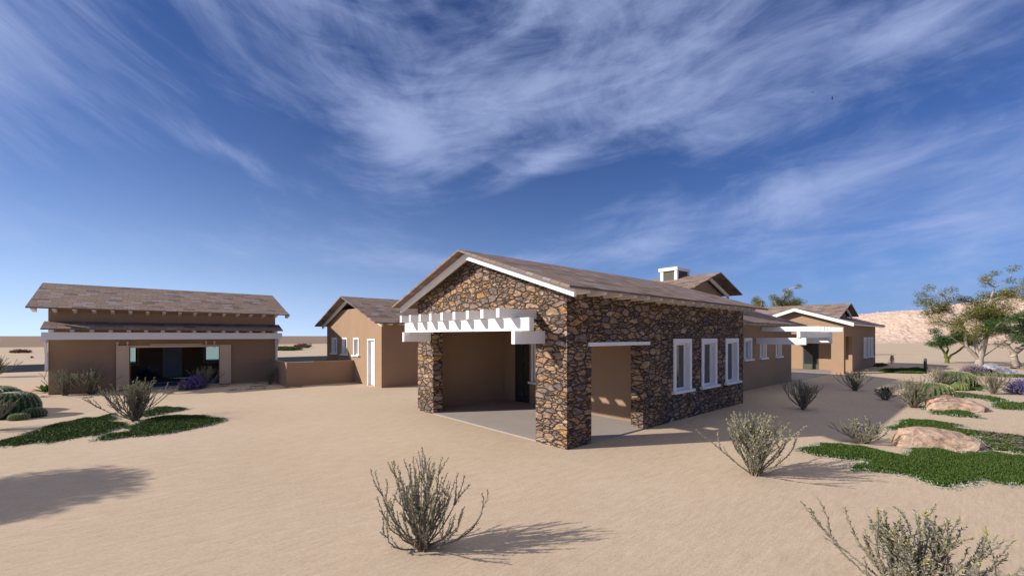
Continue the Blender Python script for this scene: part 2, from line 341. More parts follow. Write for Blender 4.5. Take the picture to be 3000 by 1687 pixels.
BARKG = mat("green_bark", (.10, .12, .035), .8, .2, [(.13, .16, .04)], 5)
LEAFY = mat_leaf("olive_leaves", [(.13, .155, .035), (.20, .22, .05), (.085, .11, .03), (.28, .28, .07), (.16, .185, .045)], trans=.4)
FLOWY = mat_leaf("yellow_blossom", [(.48, .38, .03), (.58, .46, .05), (.38, .32, .03)], trans=.3)
LEAFG = mat_leaf("feathery_green_leaves", [(.05, .11, .035), (.08, .165, .05), (.035, .08, .028), (.11, .19, .06)], trans=.3)
ROCKP = mat_rock("pink_sandstone", [(.26, .16, .11), (.46, .31, .22), (.54, .39, .29), (.62, .51, .44)], 2.6, 1.0, .07)
ROCKG = mat_rock("grey_boulder_stone", [(.20, .20, .22), (.34, .34, .37), (.46, .46, .49)], 1.6, .6, .05)
HILLM = mat_rock("pale_rocky_slope", [(.42, .29, .21), (.56, .41, .315), (.62, .48, .385), (.68, .56, .47)], .55, .8, .6)
PLAINM = mat("brown_scrub_plain", (.225, .155, .115), .95, .1, [(.31, .225, .165)], .012, 0)
LITTER = mat_leaf("dry_leaf_litter", [(.05, .055, .04), (.09, .08, .055), (.035, .04, .03)], trans=0)
BIRDM = mat("dark_feathers", (.02, .02, .022), .8, .1)
BLACK = mat("black_window_frame", (.008, .010, .012), .5, .3)

# ------------------------------------------------------------------ mesh helpers
WL = {}
class MB:
    def __init__(s): s.v = []; s.f = []; s.uv = None
    def box(s, x0, x1, y0, y1, z0, z1):
        b = len(s.v)
        s.v += [(x0, y0, z0), (x1, y0, z0), (x1, y1, z0), (x0, y1, z0), (x0, y0, z1), (x1, y0, z1), (x1, y1, z1), (x0, y1, z1)]
        s.f += [(b, b + 3, b + 2, b + 1), (b + 4, b + 5, b + 6, b + 7), (b, b + 1, b + 5, b + 4), (b + 1, b + 2, b + 6, b + 5), (b + 2, b + 3, b + 7, b + 6), (b + 3, b, b + 4, b + 7)]
        return s
    def prism(s, poly, axis, a, b_):
        """poly of 2D points extruded along axis from a to b_; axis 0: poly is (y,z); axis 1: poly is (x,z)"""
        n = len(poly); b = len(s.v)
        for t in (a, b_):
            for p, q in poly: s.v.append((t, p, q) if axis == 0 else (p, t, q))
        s.f.append(tuple(b + i for i in range(n))); s.f.append(tuple(b + n + i for i in reversed(range(n))))
        for i in range(n):
            j = (i + 1) % n; s.f.append((b + i, b + n + i, b + n + j, b + j))
        return s
    def wall(s, axis, d0, d1, a0, a1, z0, z1, holes=()):
        """wall slab: axis 0 = slab across X (d) running along Y (a); axis 1 = slab across Y running along X. holes: (a0,a1,z0,z1)"""
        As = sorted({a0, a1} | {h[0] for h in holes} | {h[1] for h in holes}); Zs = sorted({z0, z1} | {h[2] for h in holes} | {h[3] for h in holes})
        As = [a for a in As if a0 <= a <= a1]; Zs = [z for z in Zs if z0 <= z <= z1]
        def solid(i, j):
            if not (0 <= i < len(As) - 1 and 0 <= j < len(Zs) - 1): return False
            ca, cz = (As[i] + As[i + 1]) / 2, (Zs[j] + Zs[j + 1]) / 2
            return not any(h[0] < ca < h[1] and h[2] < cz < h[3] for h in holes)
        def P(d, a, z): return (d, a, z) if axis == 0 else (a, d, z)
        def q(*ps):
            b = len(s.v); s.v += ps; s.f.append((b, b + 1, b + 2, b + 3))
        for i in range(len(As) - 1):
            for j in range(len(Zs) - 1):
                if not solid(i, j): continue
                A, B, C, D = As[i], As[i + 1], Zs[j], Zs[j + 1]
                for d in (d0, d1): q(P(d, A, C), P(d, B, C), P(d, B, D), P(d, A, D))
                if not solid(i - 1, j): q(P(d0, A, C), P(d1, A, C), P(d1, A, D), P(d0, A, D))
                if not solid(i + 1, j): q(P(d0, B, C), P(d1, B, C), P(d1, B, D), P(d0, B, D))
                if not solid(i, j - 1): q(P(d0, A, C), P(d1, A, C), P(d1, B, C), P(d0, B, C))
                if not solid(i, j + 1): q(P(d0, A, D), P(d1, A, D), P(d1, B, D), P(d0, B, D))
        return s
    def tube(s, pts, rad, n=5, cap=True):
        b = len(s.v); k = len(pts)
        for i, p in enumerate(pts):
            p = Vector(p); t = (Vector(pts[min(i + 1, k - 1)]) - Vector(pts[max(i - 1, 0)])).normalized()
            a = t.cross(Vector((0.13, .31, .94))); a = a.normalized() if a.length > 1e-3 else Vector((1, 0, 0)); c = t.cross(a)
            for j in range(n):
                th = 2 * math.pi * j / n; s.v.append(tuple(p + (a * math.cos(th) + c * math.sin(th)) * rad[i]))
        for i in range(k - 1):
            for j in range(n):
                s.f.append((b + i * n + j, b + i * n + (j + 1) % n, b + (i + 1) * n + (j + 1) % n, b + (i + 1) * n + j))
        if cap: s.f.append(tuple(b + (k - 1) * n + j for j in range(n)))
        return s
    def leaf(s, p, d, up, ln, w):
        """one small pointed leaf (two triangles sharing the midrib)"""
        d = d.normalized(); sd_ = d.cross(up)
        sd_ = sd_.normalized() if sd_.length > 1e-4 else d.orthogonal().normalized()
        b = len(s.v); m = p + d * ln * .5
        s.v += [tuple(p), tuple(m + sd_ * w), tuple(p + d * ln), tuple(m - sd_ * w)]
        s.f.append((b, b + 1, b + 2, b + 3)); return s
    def mesh(s, name, m, off=(0, 0, 0), smooth=False):
        me = bpy.data.meshes.new(name); ox, oy, oz = off
        me.from_pydata([(x - ox, y - oy, z - oz) for x, y, z in s.v], [], s.f)
        me.materials.append(m)
        if s.uv:
            ul = me.uv_layers.new(name='UVMap')
            for l, uvc in zip(ul.data, s.uv): l.uv = uvc
        if smooth: me.polygons.foreach_set('use_smooth', [True] * len(me.polygons))
        me.update(); return me
    def build(s, name, m, parent=None, smooth=False, loc=None):
        w = WL[parent.name] if parent else Vector(loc or (0, 0, 0))
        me = s.mesh(name, m, w, smooth); o = bpy.data.objects.new(name, me); col.objects.link(o)
        if parent: o.parent = parent
        else: o.location = w
        WL[o.name] = w; return o
def tag(o, label=None, cat=None, group=None, kind=None):
    if label: o['label'] = label
    if cat: o['category'] = cat
    if group: o['group'] = group
    if kind: o['kind'] = kind
    return o
def empty(name, loc, label, cat, group=None, rz=0., sc=1.):
    o = bpy.data.objects.new(name, None); col.objects.link(o); o.location = loc; o.rotation_euler = (0, 0, rz)
    o.scale = (sc, sc, sc) if isinstance(sc, (int, float)) else sc
    o.empty_display_size = .2; WL[o.name] = Vector(loc); return tag(o, label, cat, group)
def attach(root, parts):
    """parts: (name, mesh) or (name, mesh, [(name, mesh)...]) in root-local coordinates"""
    for p in parts:
        o = bpy.data.objects.new(p[0], p[1]); col.objects.link(o); o.parent = root
        if len(p) > 2:
            for q in p[2]:
                c = bpy.data.objects.new(q[0], q[1]); col.objects.link(c); c.parent = o

def roof_slab(mb, axis, e, r, ze, zr, a0, a1, th=.055, hole=None):
    """one sloping slab. axis 0: ridge runs along X (a), eave/ridge at Y=e/r. axis 1: ridge runs along Y, eave/ridge at X=e/r"""
    b = len(mb.v); sl = math.hypot(r - e, zr - ze)
    if mb.uv is None: mb.uv = []
    def P(c, a, z): return (a, c, z) if axis == 0 else (c, a, z)
    c8 = [P(e, a0, ze), P(e, a1, ze), P(r, a1, zr), P(r, a0, zr)]; c8 += [(x, y, z - th) for x, y, z in c8]
    u4 = [(a0, 0), (a1, 0), (a1, sl), (a0, sl)]
    mb.v += c8
    fs = [(0, 1, 2, 3), (4, 7, 6, 5), (0, 4, 5, 1), (1, 5, 6, 2), (2, 6, 7, 3), (3, 7, 4, 0)]
    for f in fs:
        mb.f.append(tuple(b + i for i in f))
        for i in f:
            u, v = u4[i % 4]
            if i > 3: v -= .06; 
            mb.uv.append((u, v + .03))
    return mb

def window(parent, axis, face, out, a0, a1, z0, z1, fw=.11, depth=.3, sill=True, pane=GLASSW, proud=.03, inner=True):
    """framed opening. axis 1: wall face at Y=face, window runs along X; axis 0: face at X=face, runs along Y. out: -1 outward direction"""
    def B(mb, A0, A1, d0, d1, Z0, Z1):
        lo, hi = sorted((face + out * d0, face + out * d1))
        return mb.box(A0, A1, lo, hi, Z0, Z1) if axis == 1 else mb.box(lo, hi, A0, A1, Z0, Z1)
    m = MB()
    B(m, a0, a0 + fw, -.02, proud, z0, z1); B(m, a1 - fw, a1, -.02, proud, z0, z1); B(m, a0 + fw, a1 - fw, -.02, proud, z1 - fw, z1)
    # lined reveal
    B(m, a0 + fw - .012, a0 + fw + .008, -depth, -.021, z0, z1 - fw); B(m, a1 - fw - .008, a1 - fw + .012, -depth, -.021, z0, z1 - fw)
    B(m, a0 + fw + .008, a1 - fw - .008, -depth, -.021, z1 - fw - .008, z1 - fw + .012)
    if inner:
        t = .045; I0, I1 = a0 + fw + .008, a1 - fw - .008; Zt = z1 - fw - .008
        B(m, I0, I0 + t, -depth + .01, -depth + .06, z0, Zt); B(m, I1 - t, I1, -depth + .01, -depth + .06, z0, Zt)
        B(m, I0 + t, I1 - t, -depth + .01, -depth + .06, Zt - t, Zt); B(m, I0 + t, I1 - t, -depth + .01, -depth + .06, z0 + .002, z0 + .05)
    w = m.build('window', WHITE, parent)
    if sill:
        s = MB(); B(s, a0 - .09, a1 + .09, -.02, .10, z0 - .075, z0 - .002); B(s, a0 + fw, a1 - fw, -depth, -.021, z0 - .05, z0 + .0)
        s.build('sill', WHITE, w)
    g = MB(); B(g, a0 + fw + .01, a1 - fw - .01, -depth + .02, -depth + .032, z0 + .01, z1 - fw - .01); g.build('pane', pane, w)
    return w

def tails(parent, axis, wall, out, over, zt_wall, slope, us, mtl=WHITE, w=.11, zb=None, end=.075, endd=None):
    """rafter tails under an eave; zt_wall = roof underside height at the wall plane"""
    endd = endd or over - .14
    for u in us:
        zt = lambda d: zt_wall - slope * d - .004
        zb_ = zb if zb is not None else zt_wall - .24
        ds = [(-.04, zt(-.04)), (endd, zt(endd)), (endd, zt(endd) - end), (endd * .55, zt(endd) - end - .015), (.02, zb_), (-.04, zb_)]
        m = MB()
        poly = [(wall + out * d, z) for d, z in ds]
        m.prism(poly, 0 if axis == 1 else 1, u - w / 2, u + w / 2)   # axis 1: eave runs along X, profile in (y,z)
        m.build('rafter_tail', mtl, parent)

def barge(mb, axis, plane, t, pts, h=.17):
    """board following the rake: pts = [(a,z)...] of its top edge"""
    for (a, z), (b, y) in zip(pts[:-1], pts[1:]):
        mb.prism([(a, z), (b, y), (b, y - h), (a, z - h)], 0 if axis == 0 else 1, plane, plane + t)
    return mb

# ------------------------------------------------------------------ ground, road, hills
g = MB(); S = 3500
g.v = [(-S, -S, 0), (S, -S, 0), (S, S, 0), (-S, S, 0)]; g.f = [(0, 1, 2, 3)]
tag(g.build('ground', SAND), 'pale tan desert sand covering the whole lot', kind='structure')
rd = MB().box(-260, 62, 36.6, 47.3, -.05, .006)
tag(rd.build('road', ASPH), 'dark grey road crossing behind the buildings', kind='structure')
def plain():
    m = MB(); n = 60; D = [141, 190, 300, 600, 1400, 3300]
    for i in range(n + 1):
        th = -1.25 + 1.85 * i / n
        for j, d in enumerate(D):
            wob = (1 + .12 * noise.noise(Vector((th * 9, j * 3.1, 0)))) if j < 2 else 1
            p = CAM.xy.to_3d() + (FWD * math.cos(th) + RGT * math.sin(th)) * d * wob
            zz = .01 if j == 0 else .25 + .25 * noise.noise(Vector((th * 14, j, 4))) + (.9 if j > 2 else 0) + (.6 if j > 3 else 0)
            m.v.append((p.x, p.y, zz))
    k = len(D)
    for i in range(n):
        for j in range(k - 1): m.f.append((i * k + j, (i + 1) * k + j, (i + 1) * k + j + 1, i * k + j + 1))
    tag(m.build('distant_plain', PLAINM, smooth=True), 'brown scrubland stretching along the horizon', kind='structure')
plain()
def hill():
    xs = [100, 112, 122, 134, 146, 154, 162, 176, 192, 207, 214, 226, 245, 275, 320]
    zs = [0, 0, 1.5, 5.0, 9.1, 11.5, 12.5, 13.0, 13.6, 17.9, 18.7, 20, 18, 12, 0]
    m = MB(); nx, ny = 220, 100
    for i in range(nx + 1):
        X = 104 + 190 * i / nx; h = float(np.interp(X, xs, zs))
        for j in range(ny + 1):
            Y = 128 + 130 * j / ny
            Xe = X * (1 if Y < 175 else 1)
            t = min(1, max(0, (Y - 129) / 44)); s = math.sin(t * math.pi / 2) ** .85
            if Y > 185: s *= max(0, 1 - ((Y - 185) / 70) ** 2)
            p = CAM.xy.to_3d() + FWD * Y + RGT * Xe
            nn = noise.fractal(Vector((p.x * .16, p.y * .16, 0)), 1.0, 2.0, 5) * .55 + abs(noise.noise(Vector((p.x * .6, p.y * .6, 3)))) * .55
            m.v.append((p.x, p.y, h * s + nn * min(1, t * 6) * min(1, h / 4) - .05))
    for i in range(nx):
        for j in range(ny):
            a = i * (ny + 1) + j; m.f.append((a, a + ny + 1, a + ny + 2, a + 1))
    tag(m.build('hill', HILLM), 'pale pink rocky hill rising at the far right', kind='structure')
hill()

# ------------------------------------------------------------------ MAIN HOUSE (stone clad front, tan wing, far gabled wing)
house = empty('stone_house', (0, 0, 0), 'long house with stone clad gabled front, white pergola and tan rear wings', 'house')
# stone walls
w = MB()
w.wall(0, 0, .34, 0, 6.4, -.02, 3.48, [(.94, 5.44, -.02, 2.6)])
w.prism([(0, 3.48), (6.4, 3.48), (6.4, 3.5), (3.2, 4.565), (0, 3.5)], 0, 0, .34)
WIN3 = [(4.47, 5.53), (6.2, 7.27), (7.95, 9.02)]
w.wall(1, 0, .36, .34, 9.48, -.02, 3.5, [(.82, 2.93, -.02, 2.2)] + [(a + .1, b - .1, .84, 2.22) for a, b in WIN3])
w.box(9.18, 9.48, .36, 1.2, -.02, 3.5)
w.build('stone_wall', STONE, house)
# stucco walls of the front block and its porch
w = MB()
w.box(.34, 9.3, 6.2, 6.398, -.02, 3.48)
w.wall(0, 3.5, 3.66, .36, 6.2, -.02, 2.74, [(4.82, 5.6, -.02, 2.24), (3.72, 4.62, .84, 2.2)])
w.box(9.1, 9.3, 1.4, 6.2, -.02, 3.48)
w.prism([(0.1, 3.5), (6.3, 3.5), (3.2, 4.55)], 0, 9.2, 9.4)
w.build('porch_wall', STUCCO, house)
MB().box(.34, 3.5, .36, 6.2, 2.74, 2.8).build('porch_ceiling', STUCCO, house)
fl = MB().box(.005, 3.5, .37, 6.2, -.05, .03); fl.box(.83, 2.92, .005, .37, -.05, .03)
fl.build('porch_floor', CONC, house)
d = MB(); d.box(3.52, 3.6, 4.82, 4.90, .03, 2.24); d.box(3.52, 3.6, 5.52, 5.6, .03, 2.24); d.box(3.52, 3.6, 4.9, 5.52, 2.14, 2.24); d.box(3.52, 3.6, 4.9, 5.52, .03, .22)
d.box(3.53, 3.59, 5.18, 5.24, .22, 2.14)
for z in (.85, 1.45): d.box(3.535, 3.585, 4.9, 5.18, z, z + .04); d.box(3.535, 3.585, 5.24, 5.52, z, z + .04)
dr = d.build('door', DARKF, house); MB().box(3.555, 3.57, 4.9, 5.52, .22, 2.14).build('pane', GLASS, dr)
MB().tube([(3.5, 5.14, 1.0), (3.47, 5.14, 1.0), (3.47, 5.05, 1.0)], [.012] * 3, 6).build('handle', DARKF, dr)
window(house, 0, 3.5, -1, 3.62, 4.72, .81, 2.3, fw=.1, depth=.12, pane=GLASSW)
for a, b in WIN3: window(house, 1, 0, -1, a, b, .845, 2.32, fw=.135, depth=.175, pane=GLASS)
MB().box(.69, 3.19, -.05, -.002, 2.17, 2.255).build('lintel_board', WHITE, house)
# roof
rf = MB(); roof_slab(rf, 0, -.6, 3.2, 3.37, 4.637, -.6, 10.12); roof_slab(rf, 0, 7.0, 3.2, 3.37, 4.637, -.6, 10.12)
rf.build('roof', SHING, house)
bb = MB(); barge(bb, 0, -.36, .07, [(-.5, 3.345), (3.2, 4.575), (6.9, 3.345)], .175)
bb.build('barge_board', WHITE, house)
tails(house, 1, 0, -1, .6, 3.515, 1 / 3, [.14 + .575 * i for i in range(17)], zb=3.27)
# front pergola
pg = MB(); pg.box(-.9, -.002, .64, .75, 2.23, 2.508); pg.box(-.9, -.002, 5.58, 5.69, 2.23, 2.508)
pg.box(-.7, -.57, .42, 5.93, 2.51, 2.788)
pe = pg.build('pergola', WHITE, house)
for k in range(9):
    v1 = 5.45 - .5545 * k
    MB().box(-1.1, -.002, v1 - .105, v1, 2.79, 2.985).build('rafter', WHITE, pe)
# tan wing
wg = MB()
WW = [(12.82, 13.70), (14.70, 15.52), (16.83, 17.64)]
wg.wall(1, 1.2, 1.4, 9.48, 19.3, -.02, 3.1, [(a + .08, b - .08, 1.39, 2.23) for a, b in WW])
wg.box(19.1, 19.3, 1.4, 5.1, -.02, 3.1); wg.prism([(1.2, 3.1), (5.1, 3.1), (3.15, 3.75)], 0, 19.1, 19.3)
wg.build('wing_wall', STUCCO, house)
for a, b in WW: window(house, 1, 1.2, -1, a, b, 1.39, 2.31, fw=.10, depth=.13, pane=GLASSW)
rw = MB(); roof_slab(rw, 0, .6, 3.15, 2.97, 3.82, 9.5, 19.8); roof_slab(rw, 0, 5.7, 3.15, 2.97, 3.82, 9.5, 19.8)
rw.build('wing_roof', SHING, house)
tails(house, 1, 1.2, -1, .6, 3.115, 1 / 3, [9.95 + .575 * i for i in range(17)], zb=2.86)
# raised gable with the roof vent behind the ridge
cg = MB(); cg.prism([(12.6, 2.4), (17.15, 2.4), (17.15, 4.66), (14.85, 5.43), (12.6, 4.68)], 1, 3.9, 4.1)
cg.box(16.95, 17.15, 4.1, 9, 0, 4.65); cg.box(12.6, 12.8, 4.1, 9, 0, 4.65)
cg.build('gable_wall', STUCCO, house)
rc = MB(); roof_slab(rc, 1, 12.12, 14.85, 4.645, 5.56, 3.0, 9.6); roof_slab(rc, 1, 17.56, 14.85, 4.645, 5.56, 3.0, 9.6)
rc.build('gable_roof', SHING, house)
b2 = MB(); barge(b2, 1, 3.62, .08, [(12.35, 4.66), (14.85, 5.50), (17.42, 4.63)], .19)
b2.build('barge_board', WHITE, house)
ch = MB(); ch.box(14.1, 15.55, 4.88, 5.94, 5.82, 5.99)
for x in (14.16, 15.35):
    for y in (4.92, 5.70): ch.box(x, x + .14, y, y + .16, 5.0, 5.82)
cm = ch.build('roof_vent', WHITE, house)
MB().box(14.2, 15.45, 4.97, 5.81, 4.9, 5.815).build('vent_panel', GREYP, cm)
# wing pergola
pw = MB()
pw.box(14.25, 14.37, -.72, 1.198, 2.03, 2.315); pw.box(18.5, 18.63, -.72, 1.198, 2.03, 2.315)
pw.box(14.2, 19.6, -.52, -.40, 2.318, 2.605)
pwo = pw.build('pergola', WHITE, house)
for k in range(8): MB().box(14.93 + .56 * k, 15.02 + .56 * k, -1.07, 1.198, 2.608, 2.81).build('rafter', WHITE, pwo)
# far gabled wing
fw_ = MB()
fw_.wall(0, 26.4, 26.62, .3, 4.3, -.02, 3.0, [(.95, 4.2, -.02, 2.52)])
fw_.prism([(.3, 3.0), (4.3, 3.0), (4.3, 3.72), (2.85, 4.18), (.3, 3.34)], 0, 26.4, 26.62)
W4 = [(32.49, 33.42), (33.90, 34.68), (35.05, 35.95)]
fw_.wall(1, .3, .5, 26.62, 37.0, -.02, 3.3, [(26.86, 28.79, -.02, 2.37)] + [(a + .06, b - .06, .85, 2.22) for a, b in W4])
fw_.wall(0, 29.4, 29.55, .5, 8.0, -.02, 2.9, [(2.27, 3.25, -.02, 2.2)])
fw_.box(36.8, 37.0, .5, 6, -.02, 3.3)
fw_.build('far_wall', STUCCO, house)
MB().box(26.62, 29.4, .5, 4.3, 2.6, 2.66).build('porch_ceiling', STUCCO, house)
d = MB(); d.box(29.42, 29.5, 2.27, 2.35, .03, 2.2); d.box(29.42, 29.5, 3.17, 3.25, .03, 2.2); d.box(29.42, 29.5, 2.35, 3.17, 2.1, 2.2); d.box(29.42, 29.5, 2.35, 3.17, .03, .38)
dr = d.build('door', GREYP, house); MB().box(29.45, 29.47, 2.35, 3.17, .38, 2.1).build('pane', GLASS, dr)
for a, b in W4: window(house, 1, .3, -1, a, b, .86, 2.30, fw=.1, depth=.12, pane=GLASSW)
fl = MB().box(19.32, 26.405, .95, 7.4, -.05, .02); fl.box(26.405, 29.4, .52, 4.2, -.05, .025)
fl.build('patio_floor', CONC, house)
rr = MB(); roof_slab(rr, 0, -.3, 2.85, 3.21, 4.26, 25.9, 37.15); roof_slab(rr, 0, 4.12, 2.85, 3.837, 4.26, 25.9, 37.15)
rr.build('far_roof', SHING, house)
b3 = MB(); barge(b3, 0, 25.86, .06, [(-.28, 3.19), (2.85, 4.235), (4.12, 3.81)], .2); b3.build('barge_board', WHITE, house)
MB().box(25.92, 37.1, -.26, -.22, 3.06, 3.17).build('fascia_board', WHITE, house)
rg = MB(); roof_slab(rg, 1, 26.75, 30.2, 3.52, 4.67, .6, 9.5); roof_slab(rg, 1, 32.65, 30.2, 3.855, 4.67, .6, 9.5)
rg.build('gable_roof', SHING, house)
gw = MB(); gw.prism([(27.4, 3.2), (32.2, 3.2), (32.2, 3.95), (31.5, 4.12), (29, 4.12), (27.4, 3.66)], 1, 1.2, 1.3); gw.build('gable_wall', STUCCO, house)
b4 = MB(); barge(b4, 1, .95, .07, [(26.95, 3.53), (30.2, 4.60), (32.5, 3.83)], .17); b4.build('barge_board', WHITE, house)

# ------------------------------------------------------------------ SMALL GABLED HOUSE
sh = empty('gabled_house', (1.59, 12.73, 0), 'small tan gabled house with three narrow windows and a white door', 'house')
w = MB(); SW = [(18.63, 19.46), (17.0, 17.8), (15.38, 16.15)]
w.wall(0, 1.59, 1.79, 12.73, 20.36, -.02, 2.9, [(13.45, 14.34, -.02, 2.26)] + [(a + .07, b - .07, 1.42, 2.24) for a, b in SW])
w.prism([(12.73, 2.9), (20.36, 2.9), (20.36, 3.13), (18.3, 3.82), (14.8, 3.82), (12.73, 3.13)], 0, 1.59, 1.79)
w.box(1.79, 9, 12.73, 12.93, -.02, 3.1); w.box(1.79, 9, 20.16, 20.36, -.02, 3.1); w.box(8.8, 9, 12.93, 20.16, -.02, 3.1)
w.prism([(12.9, 3.1), (20.2, 3.1), (16.5, 4.4)], 0, 8.8, 9.0)
w.build('wall', STUCCO, sh)
rs = MB(); roof_slab(rs, 0, 12.15, 16.5, 3.01, 4.47, 1.03, 9.6); roof_slab(rs, 0, 20.85, 16.5, 3.01, 4.47, 1.03, 9.6); rs.build('roof', SHING, sh)
b5 = MB(); barge(b5, 0, 1.40, .07, [(12.3, 3.0), (16.5, 4.405), (20.7, 3.0)], .175); b5.build('barge_board', WHITE, sh)
tails(sh, 1, 12.73, -1, .58, 3.14, .335, [1.9 + .57 * i for i in range(12)], zb=2.93)
for a, b in SW: window(sh, 0, 1.59, -1, a, b, 1.42, 2.31, fw=.085, depth=.13, pane=GLASSW)
d = MB(); d.box(1.57, 1.75, 13.45, 13.52, 0, 2.26); d.box(1.57, 1.75, 14.27, 14.34, 0, 2.26); d.box(1.57, 1.75, 13.52, 14.27, 2.19, 2.26)
fr = d.build('door_frame', WHITE, sh)
d = MB(); d.box(1.70, 1.745, 13.52, 14.27, .02, 2.19); ddo = d.build('door', WHITE, sh)
d = MB(); d.box(1.695, 1.699, 13.62, 14.17, .95, 2.08); d.box(1.695, 1.699, 13.62, 14.17, .14, .82); d.build('door_panel', mat("pale_grey_panel", (.62, .64, .70), .35, .5), ddo)
MB().tube([(1.70, 13.58, 1.0), (1.66, 13.58, 1.0), (1.66, 13.68, 1.0)], [.012] * 3, 6).build('handle', GREYP, ddo)

# low courtyard walls
lw = MB(); lw.box(-1.6, 1.588, 16.1, 16.26, -.02, 1.14); lw.box(-1.6, -1.44, 16.26, 19.42, -.02, 1.14)
tag(lw.build('low_wall', STUCCO, loc=(0, 16.1, 0)), 'low tan wall joining the long left building to the small gabled house', 'wall')
lw = MB(); lw.box(.35, 1.588, 18.5, 18.66, -.02, 1.10)
tag(lw.build('low_wall', STUCCO, loc=(.9, 18.5, 0)), 'short low tan stub wall just behind the long low wall, beside the gabled house', 'wall')

# ------------------------------------------------------------------ LEFT BARN-LIKE HOUSE
V0 = 19.43; bh = empty('barn_house', (-9.61, V0, 0), 'long tan building on the left with double eaves and open sliding barn doors', 'house')
w = MB()
w.wall(1, V0, V0 + .2, -9.61, -1.37, -.02, 3.62, [(-7.13, -3.85, -.02, 1.87)])
BW = [(-7.85, -6.95), (-3.85, -3.02)]
w.wall(1, 25.8, 26.0, -9.61, -1.37, -.02, 3.62, [(a, b, .83, 1.95) for a, b in BW])
w.box(-9.61, -9.41, V0 + .2, 25.8, -.02, 3.62); w.box(-1.57, -1.37, V0 + .2, 25.8, -.02, 3.62)
for x in (-9.61, -1.57): w.prism([(V0, 3.62), (26, 3.62), (26, 3.66), (22.7, 4.75), (V0, 3.66)], 0, x, x + .2)
w.build('wall', STUCCO, bh)
MB().box(-9.41, -1.57, V0 + .2, 25.8, 2.5, 2.56).build('ceiling', STUCCO, bh)
rb = MB(); roof_slab(rb, 0, 18.83, 22.7, 3.54, 4.83, -10.15, -.83); roof_slab(rb, 0, 26.57, 22.7, 3.54, 4.83, -10.15, -.83); rb.build('roof', SHING, bh)
rl = MB(); roof_slab(rl, 0, 18.53, 19.428, 2.70, 3.0, -9.72, -1.2); rl.build('lower_roof', SHING, bh)
tails(bh, 1, V0, -1, .6, 3.685, 1 / 3, [-9.98 + .572 * i for i in range(17)], zb=3.36, w=.12, end=.085)
tails(bh, 1, V0, -1, .9, 2.93, 1 / 3, [-9.45 + .57 * i for i in range(15)], zb=2.50, w=.13, endd=.66, end=.17)
MB().box(-9.72, -1.2, 18.70, 18.82, 2.25, 2.55).build('beam', WHITE, bh)
for x0, x1 in ((-9.70, -9.60), (-1.38, -1.28)):
    m = MB(); y1 = V0 - .002 if x0 < -5 else V0 - .002
    m.box(x0, x1, y1 - .1, y1, 1.0, 2.248); m.box(x0, x1, 18.72, y1 - .1, 2.14, 2.248)
    n = 9; arc = []
    for i in range(n + 1):
        t = i / n * math.pi / 2
        arc.append((y1 - .1 - .58 * (1 - math.cos(t)), 1.12 + 1.03 * math.sin(t)))
    for (ya, za), (yb, zb) in zip(arc[:-1], arc[1:]):
        m.prism([(ya, za), (yb, zb), (yb - .02, zb + .10), (ya + .085, za + .03)][::1], 0, x0 + .012, x1 - .012)
    m.build('bracket', WHITE, bh)
# sliding doors and their track
for a, b in ((-7.59, -7.17), (-3.85, -3.37)):
    p = MB(); p.box(a, b, V0 - .095, V0 - .05, .04, 1.97); dd = p.build('sliding_door', CREAM, bh)
    q = MB(); q.box(a, a + .05, V0 - .103, V0 - .0955, .04, 1.97); q.box(b - .05, b, V0 - .103, V0 - .0955, .04, 1.97); q.box(a + .05, b - .05, V0 - .103, V0 - .0955, 1.90, 1.97); q.box(a + .05, b - .05, V0 - .103, V0 - .0955, .04, .12)
    q.build('door_trim', CREAM, dd)
MB().box(-7.16, -3.86, V0 - .03, V0 - .002, 1.872, 1.965).build('door_header', CREAM, bh)
MB().box(-6.45, -4.53, V0 - .13, V0 - .09, 1.985, 2.035).build('door_rail', CREAM, bh)
for x in (-7.55, -7.22, -4.39, -4.06):
    q = MB(); q.box(x - .022, x + .022, V0 - .135, V0 - .112, 1.82, 2.08)
    for i in range(10):
        t = 2 * math.pi * i / 10
    q.prism([(x + .05 * math.cos(2 * math.pi * i / 10), 2.10 + .05 * math.sin(2 * math.pi * i / 10)) for i in range(10)], 1, V0 - .14, V0 - .108)
    q.build('door_hanger', CREAM, bh)
# inside
MB().box(-9.41, -1.57, V0 + .005, 25.8, -.05, .02).build('floor', TILE, bh)
q = MB(); q.box(-7.12, -3.86, V0 + .01, V0 + .19, .021, .045); q.box(-7.6, -3.0, 21.8, 21.92, .021, .05); q.build('threshold', DOORP, bh)
for a, b in BW:
    q = MB(); t = .06
    q.box(a, a + t, 25.77, 25.9, .83, 1.95); q.box(b - t, b, 25.77, 25.9, .83, 1.95); q.box(a + t, b - t, 25.77, 25.9, .83, .83 + t); q.box(a + t, b - t, 25.77, 25.9, 1.95 - t, 1.95)
    f_ = q.build('window', BLACK, bh); MB().box(a + t, b - t, 25.84, 25.85, .83 + t, 1.95 - t).build('pane', GLASST, f_)
    q = MB(); t = .09
    q.box(a - t, a, 25.76, 25.798, .83 - t, 1.95); q.box(b, b + t, 25.76, 25.798, .83 - t, 1.95); q.box(a, b, 25.76, 25.798, .83 - t, .83); q.build('frame', CREAM, f_)
q = MB(); q.box(-5.83, -4.97, 25.74, 25.798, .02, 2.05); dd = q.build('door', DOORP, bh)
q = MB(); q.box(-5.72, -5.08, 25.725, 25.739, 1.12, 1.95); q.box(-5.72, -5.08, 25.725, 25.739, .2, .98); q.build('door_panel', mat("blue_grey_panel", (.42, .46, .55), .5, .4), dd)

